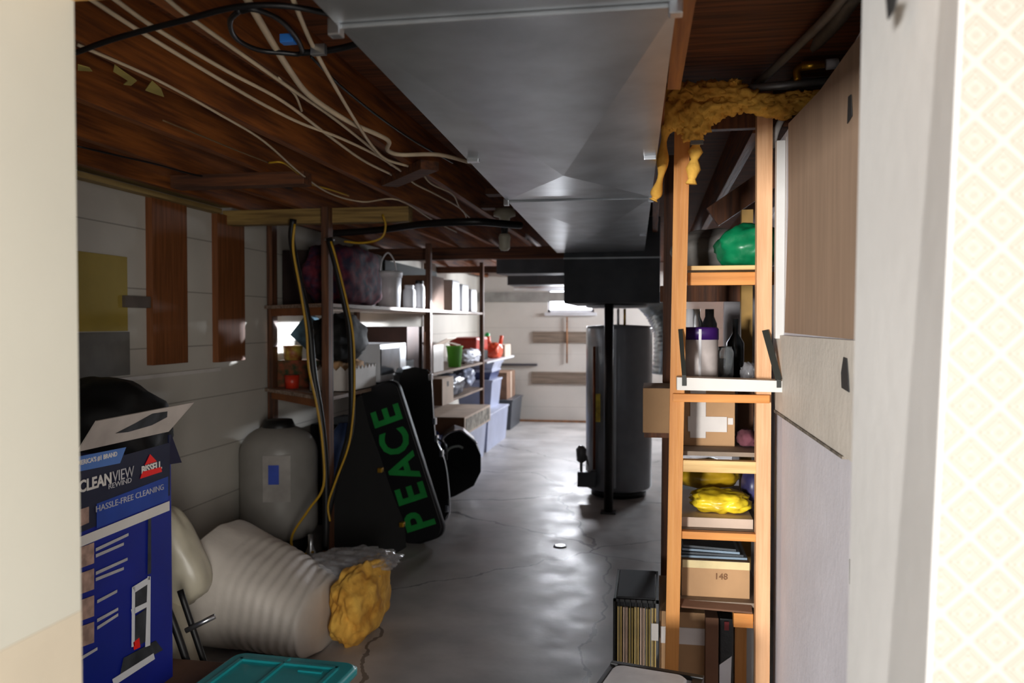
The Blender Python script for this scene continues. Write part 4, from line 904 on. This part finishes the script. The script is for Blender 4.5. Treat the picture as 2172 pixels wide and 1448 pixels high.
solid('storage_box', box(-0.035, vx(1428, 3.3)-0.0, 3.32, 3.62, PY(1390, 918, 3.32).z, PY(1390, 823, 3.32).z, 0.004), card, 'brown carton sticking out of the rack towards the aisle', 'box')
part('bracket', box(-0.03, 0.09, 3.34, 3.60, PY(1390, 918, 3.32).z-0.022, PY(1390, 918, 3.32).z-0.001, 0.002), studdk, rs)
# yellow bags
def crisp(c, s, seed, label, m=yellowp):
    return solid('snack_bag', blob(c, s, 0.14, 2.2, seed, 4, 2.1, z4+0.001), m, label, 'bag')
solid('cardboard_tray', prism([(vx(1443, 3.08), 3.08, z4+0.001), (vx(1600, 3.08), 3.08, z4+0.001), (vx(1600, 3.08), 3.6, z4+0.001), (vx(1443, 3.08), 3.6, z4+0.001)], (0, 0, 0.035)), cardp, 'flat cardboard tray under the yellow snack bags', 'tray')
solid('snack_bag', blob((vx(1530, 3.2), 3.2, z4+0.077), (0.11, 0.09, 0.04), 0.22, 3.0, 51, 4, 2.6), yellowp, 'bright yellow snack bag in front on the cardboard tray', 'bag')
solid('snack_bag', blob((vx(1500, 3.42), 3.42, z4+0.14), (0.13, 0.12, 0.06), 0.12, 2.2, 52, 4, 2.1, z4+0.037), mat('dull_yellow_print', 'b5901a', 0.4, 0, 0.3, 8), 'dull yellow snack bag behind the bright one', 'bag')
solid('snack_bag', blob((vx(1590, 3.4), 3.3, z4+0.12), (0.04, 0.08, 0.07), 0.12, 2.2, 53, 3, 2.1, z4+0.037), mat('violet_print', '3c3a66', 0.4, 0, 0.3, 8), 'small violet bag beside the right post', 'bag')
# dishes / bins below
rb = thing('printed_carton', 'open cardboard carton with printed text on the lower rack shelf', 'box', (vx(1520, 3.1), 3.3, z5))
zr = PY(1520, 1190, 3.1).z
part('carton_body', box(vx(1448, 3.1), vx(1594, 3.1), 3.1, 3.5, z5, zr, 0.003), card, rb)
part('tape', box(vx(1450, 3.1), vx(1593, 3.1), 3.094, 3.1, zy(1205, 1520, 3.1), zy(1189, 1520, 3.1)), mat('cream_tape', 'd8c592', 0.4), rb, 'cream tape along the rim')
part('printed_text', text_bm('148', 0.032, frame_m((vx(1532, 3.1), 3.096, zy(1222, 1520, 3.1)), (1, 0, 0), (0, 0, 1)), 0.001), mat('brown_ink', '7a5230', 0.7), rb)
for k in range(4):
    solid('plastic_tray', prism([(vx(1446, 3.12)+0.003*k, 3.12, zr+0.004+k*0.013), (vx(1588-8*k, 3.12), 3.12, zr+0.004+k*0.010), (vx(1588-8*k, 3.12), 3.42, zr+0.004+k*0.010), (vx(1446, 3.12), 3.42, zr+0.004+k*0.013)], (0, 0, 0.008)),
          mat('blue_grey_tray', '7f93a3', 0.35) if k % 2 == 0 else mat('dark_tray', '3b4248', 0.4), ['lowest blue-grey tray lying on the printed carton', 'dark tray second from bottom on the printed carton', 'second blue-grey tray from the top on the printed carton', 'topmost dark tray on the printed carton'][k], 'tray', 'trays on the printed carton')
solid('cardboard_sheet', prism([(vx(1446, 3.02), 3.02, z5-0.018), (vx(1600, 3.02), 3.02, z5-0.026), (vx(1600, 3.02), 3.06, z5-0.01), (vx(1446, 3.02), 3.06, z5-0.004)], (0, 0, 0.006)), cardd, 'brown cardboard sheet edge on the lower rack shelf', 'cardboard')
lc = thing('labelled_carton', 'cardboard carton with a white label strip at the bottom of the rack', 'box', (vx(1470, 3.15), 3.3, 0))
part('carton_body', box(vx(1402, 3.15), vx(1500, 3.15), 3.15, 3.6, 0.0, zy(1298, 1450, 3.15), 0.003), card, lc)
part('label_strip', box(vx(1403, 3.15), vx(1499, 3.15), 3.146, 3.15, zy(1365, 1450, 3.15), zy(1330, 1450, 3.15)), paper, lc, 'white label strip')
solid('carton_flap', box(vx(1500, 3.1), vx(1528, 3.1), 3.1, 3.5, 0, zy(1310, 1510, 3.1), 0.003), cardd, 'brown cardboard panel upright beside the labelled carton', 'cardboard')
bw = thing('boot_box', 'black and white package standing beside the rack stud at the bottom', 'package', (vx(1545, 3.12), 3.2, 0))
part('package_body', box(vx(1530, 3.12), vx(1560, 3.12), 3.12, 3.4, 0, zy(1312, 1545, 3.12), 0.005), blackg, bw)
part('white_part', prism([(vx(1530, 3.12), 3.116, 0), (vx(1552, 3.12), 3.116, 0), (vx(1556, 3.12), 3.116, zy(1390, 1545, 3.12)), (vx(1530, 3.12), 3.116, zy(1410, 1545, 3.12))], (0, 0.004, 0)), whitep, bw)
part('red_mark', box(vx(1540, 3.12), vx(1550, 3.12), 3.116, 3.12, zy(1336, 1545, 3.12), zy(1318, 1545, 3.12)), mat('dark_red', '8a1c20', 0.5), bw)
post(vx(1563, 3.2), vx(1588, 3.2), 3.2, 0, zy(1305, 1575, 3.2), studz, 0.05)
solid('grey_strip', box(vx(1588, 3.26), vx(1603, 3.26), 3.26, 3.3, 0, zy(1318, 1595, 3.26)), near_board, 'grey upright strip between rack stud and right post', 'strip')
# basket of magazines in aisle
mg = thing('wire_crate', 'black wire crate at the foot of the rack holding upright magazines', 'crate', (0.0, 3.25, 0))
mx0, mx1 = vx(1303, 3.12), vx(1400, 3.12)
zt_ = zy(1272, 1350, 3.12); zb_ = 0.0
part('crate_rim', merge(box(mx0, mx1, 3.12, 3.13, zt_-0.01, zt_), box(mx0, mx0+0.01, 3.12, 3.5, zt_-0.01, zt_), box(mx0, mx1, 3.49, 3.5, zt_-0.01, zt_), box(mx1-0.01, mx1, 3.12, 3.5, zt_-0.01, zt_)), blackr, mg)
part('crate_floor', box(mx0, mx1, 3.12, 3.5, 0.0, 0.01), blackr, mg)
part('crate_wires', merge(*[box(mx0+(mx1-mx0)*i/8-0.0015, mx0+(mx1-mx0)*i/8+0.0015, 3.12, 3.126, 0.0, zt_) for i in range(9)]+[box(mx0, mx0+0.004, 3.12+0.38*i/12, 3.125+0.38*i/12, 0, zt_) for i in range(13)]), blackr, mg)
zm = zt_-0.035
part('label_paper', box(vx(1384, 3.115), vx(1399, 3.115), 3.114, 3.1165, zy(1358, 1390, 3.115), zy(1322, 1390, 3.115)), paper, mg, 'white paper label')
solid('black_binder_stack', box(mx0+0.012, mx1-0.012, 3.132, 3.485, zm+0.004, zt_+0.006, 0.004), mat('black_card', '0a0b10', 0.7), 'black flat case lying on the magazines in the wire crate', 'case')
nm = 7
mags = [mat('tan_spine', 'd8ba72', 0.6, 0, 0.1), mat('pinkish_spine', 'e0bfa6', 0.6, 0, 0.1), mat('olive_spine', 'a8904e', 0.6, 0, 0.1)]
for k in range(nm):
    xa = mx0+0.014+k*0.0215
    solid('magazine', box(xa, xa+0.017, 3.14, 3.42, 0.012, zm-0.002*(k % 3), 0.001), mags[k % 3], f'upright tan magazine in the wire crate, {ords[k]} from the left', 'magazine', 'magazines in the wire crate')
# white file box with black rim at very bottom
wb = thing('file_box', 'white plastic box with a black rim at the bottom edge beside the rack', 'box', (0.02, 2.4, 0))
zf = 0.44; A, B = PZ(1298, 1402, zf), PZ(1494, 1434, zf)
exf = (B-A).normalized(); eyf = Vector((exf.y, -exf.x, 0)); Wf = (B-A).length
Mf = Matrix(((exf.x, eyf.x, 0, A.x), (exf.y, eyf.y, 0, A.y), (0, 0, 1, 0), (0, 0, 0, 1)))
part('box_body', box(0.01, Wf-0.01, 0.01, 0.34, 0, zf-0.01, 0.006, Mf), whitep, wb)
part('black_rim', merge(box(0, Wf, 0, 0.022, zf-0.03, zf+0.004, 0.003, Mf), box(0, 0.014, 0, 0.35, zf-0.03, zf, 0.003, Mf), box(Wf-0.03, Wf, 0, 0.35, zf-0.03, zf, 0.003, Mf)), blackr, wb)
part('white_lid', plate([(x+Wf/2-0.01, y+0.04) for x, y in capsule_outline(Wf/2-0.03, 0.30, r=0.03)], zf-0.012, zf+0.012, Mf, 0.006), mat('bright_white', 'e6e8ea', 0.35), wb)

# ---- cardboard sheet and tape on the wallboard
cs = [PX(x, y, XP-0.004) for x, y in ((1664, 705), (1850, 724), (1850, 40), (1808, 95), (1740, 190), (1672, 262), (1672, 440))]
solid('cardboard_sheet', prism(cs, (0.003, 0, 0)), mat('sheet_cardboard', 'a68a72', 0.8, 0, 0.06, 4, 0.05, 40, stretch=(1, 6, 0.6)), 'large brown cardboard sheet fixed over the grey wallboard', 'cardboard')
solid('wallboard_offcut', prism([PX(x, y, XP-0.0035) for x, y in ((1646, 710), (1850, 724), (1850, 1003), (1800, 968), (1650, 868), (1646, 780))], (-0.010, 0, 0)), mat('offcut_board', 'd8cfc2', 0.6, 0, 0.05, 4, 0.2, 30), 'overlapping wallboard piece below the cardboard sheet', 'board')
tapem = mat('black_tape', '2e2f30', 0.6)
def tape(px, X, label):
    solid('tape_piece', prism([PX(x, y, X) for x, y in px], (-0.0015, 0, 0)), tapem, label, 'tape')
tape([(1790, 757), (1797, 760), (1800, 800), (1802, 832), (1786, 822), (1785, 790)], XP-0.015, 'curved black tape piece on the overlapping wallboard')
tape([(1802, 1185), (1814, 1188), (1815, 1245), (1802, 1238)], XP-0.005, 'small black tape piece low on the grey wallboard')
tape([(1880, -20), (1908, -20), (1898, 22), (1885, 42)], xr-0.006, 'black tape triangle at the top edge of the near wall')
tape([(1800, 205), (1806, 200), (1808, 245), (1798, 262)], XP-0.006, 'blue-black mark on the cardboard sheet edge')
solid('board_gap', prism([PX(x, y, XP-0.0036) for x, y in ((1650, 868), (1800, 968), (1800, 974), (1650, 874))], (-0.0145, 0, 0)), mat('board_core', '7d7468', 0.8, 0, 0.3, 30), 'rough broken lower edge of the overlapping wallboard piece', 'edge')
# ---- pipes, insulation over the rack
YI = 2.95
def ppx(x, y, Y=YI): return PY(x, y, Y)
solid('galvanized_pipe', tube([ppx(1585, 188), ppx(1772, 170)], 0.014, 16, 2, False), pipegrey, 'grey galvanized pipe with pipe fibreglass below, above the rack', 'pipe')
solid('galvanized_pipe', tube([ppx(1505, 212, 3.0), ppx(1660, 206, 3.0)], 0.012, 12, 2, False), pipegrey, 'second grey pipe partly buried in the fibreglass', 'pipe')
vv = thing('pipe_valve', 'brass valve with white cap above the galvanized pipe', 'valve', ppx(1720, 150, 2.9))
part('valve_body', tube([ppx(1700, 140, 2.9), ppx(1748, 136, 2.9)], 0.016, 12, 2, False), brass, vv)
part('valve_elbow', tube([ppx(1702, 140, 2.9), ppx(1690, 150, 2.9), ppx(1692, 170, 2.9)], 0.013), brass, vv)
part('cap', tube([ppx(1752, 137, 2.9), ppx(1778, 134, 2.9)], 0.018, 12, 2, False), whitep, vv, 'white cap')
solid('plastic_pipe', tube([ppx(1600, 185, 3.1), PY(1700, 90, 2.7), PY(1760, 30, 2.3), PY(1800, -20, 2.0)], 0.014), mat('grey_plastic_pipe', '7d7468', 0.5), 'grey-brown pipe rising diagonally above the rack', 'pipe')
solid('plastic_pipe', tube([PY(1712, 110, 3.0), PY(1770, 50, 2.5), PY(1815, -15, 2.1)], 0.022), mat('stained_pipe', '6a5f52', 0.6), 'stained thicker pipe right of the diagonal pipe', 'pipe')
solid('plastic_pipe', tube([PY(1668, 235, 3.05), PY(1650, 270, 3.05), PY(1636, 312, 3.05)], 0.012), paper, 'short white pipe slanting behind the right rack post', 'pipe')
solid('header_board', box(0.05, 0.62, 3.06, 3.10, 2.2, 2.33, 0.003), studdk, 'dark header board behind the yellow fibreglass', 'board')
wi = thing('fibreglass_strip', 'torn yellow fibreglass draped along the top of the rack', 'insulation', ppx(1500, 240))
cl = []
for x, y, sx, sy in ((1440, 205, 30, 22), (1475, 200, 34, 24), (1510, 195, 30, 22), (1545, 200, 34, 24), (1580, 212, 30, 22), (1615, 222, 34, 20), (1650, 226, 34, 22), (1690, 218, 40, 18), (1722, 212, 30, 16),
                     (1430, 240, 26, 34), (1455, 245, 30, 34), (1480, 250, 26, 36), (1505, 232, 30, 26), (1540, 222, 26, 20), (1468, 280, 20, 22), (1555, 178, 10, 8)):
    p = ppx(x, y); k = YI/F
    cl.append(fluff(p, (sx*k, 0.035, sy*k), x, 0.45, None, 4, 2.8))
part('fibreglass', merge(*cl), insul, wi)
hang = []
for pts, r in (([(1420, 250), (1408, 300), (1404, 360), (1392, 410), (1386, 425)], 0.016), ([(1478, 290), (1474, 330), (1466, 390)], 0.02), ([(1440, 215), (1415, 240), (1402, 262)], 0.02)):
    hang.append(tube([ppx(x, y, 2.98) for x, y in pts], lambda t, r=r: r*(1+0.35*math.sin(t*19)), 8, 6))
part('hanging_strand', merge(*hang), insul, wi)
part('tape_band', box(vx(1463, 2.93), vx(1490, 2.93), 2.925, 2.94, zy(306, 1475, 2.93), zy(298, 1475, 2.93)), pipegrey, wi)
ob = thing('ceiling_batten', 'bright orange wooden batten running beside the duct', 'batten', (0.055, 2.1, 2.06))
a_, b_, c_, d_ = PZ(1415, 190, 2.06), PZ(1443, 190, 2.06), PZ(1476, 0, 2.06), PZ(1432, 0, 2.06)
e0 = (d_-a_)*0.55
solid_pts = [a_, b_, c_+(c_-b_)*0.5, d_+(d_-a_)*0.5]
part('batten', hexa([Vector(p) for p in solid_pts], [p+Vector((0, 0, 0.09)) for p in solid_pts]), orangey, ob)
solid('cable', tube([ppx(1412, 120, 2.4), ppx(1412, 150, 2.45), ppx(1420, 185, 2.6)], 0.004), paper, 'thin white cable between the duct and the orange batten', 'cable')
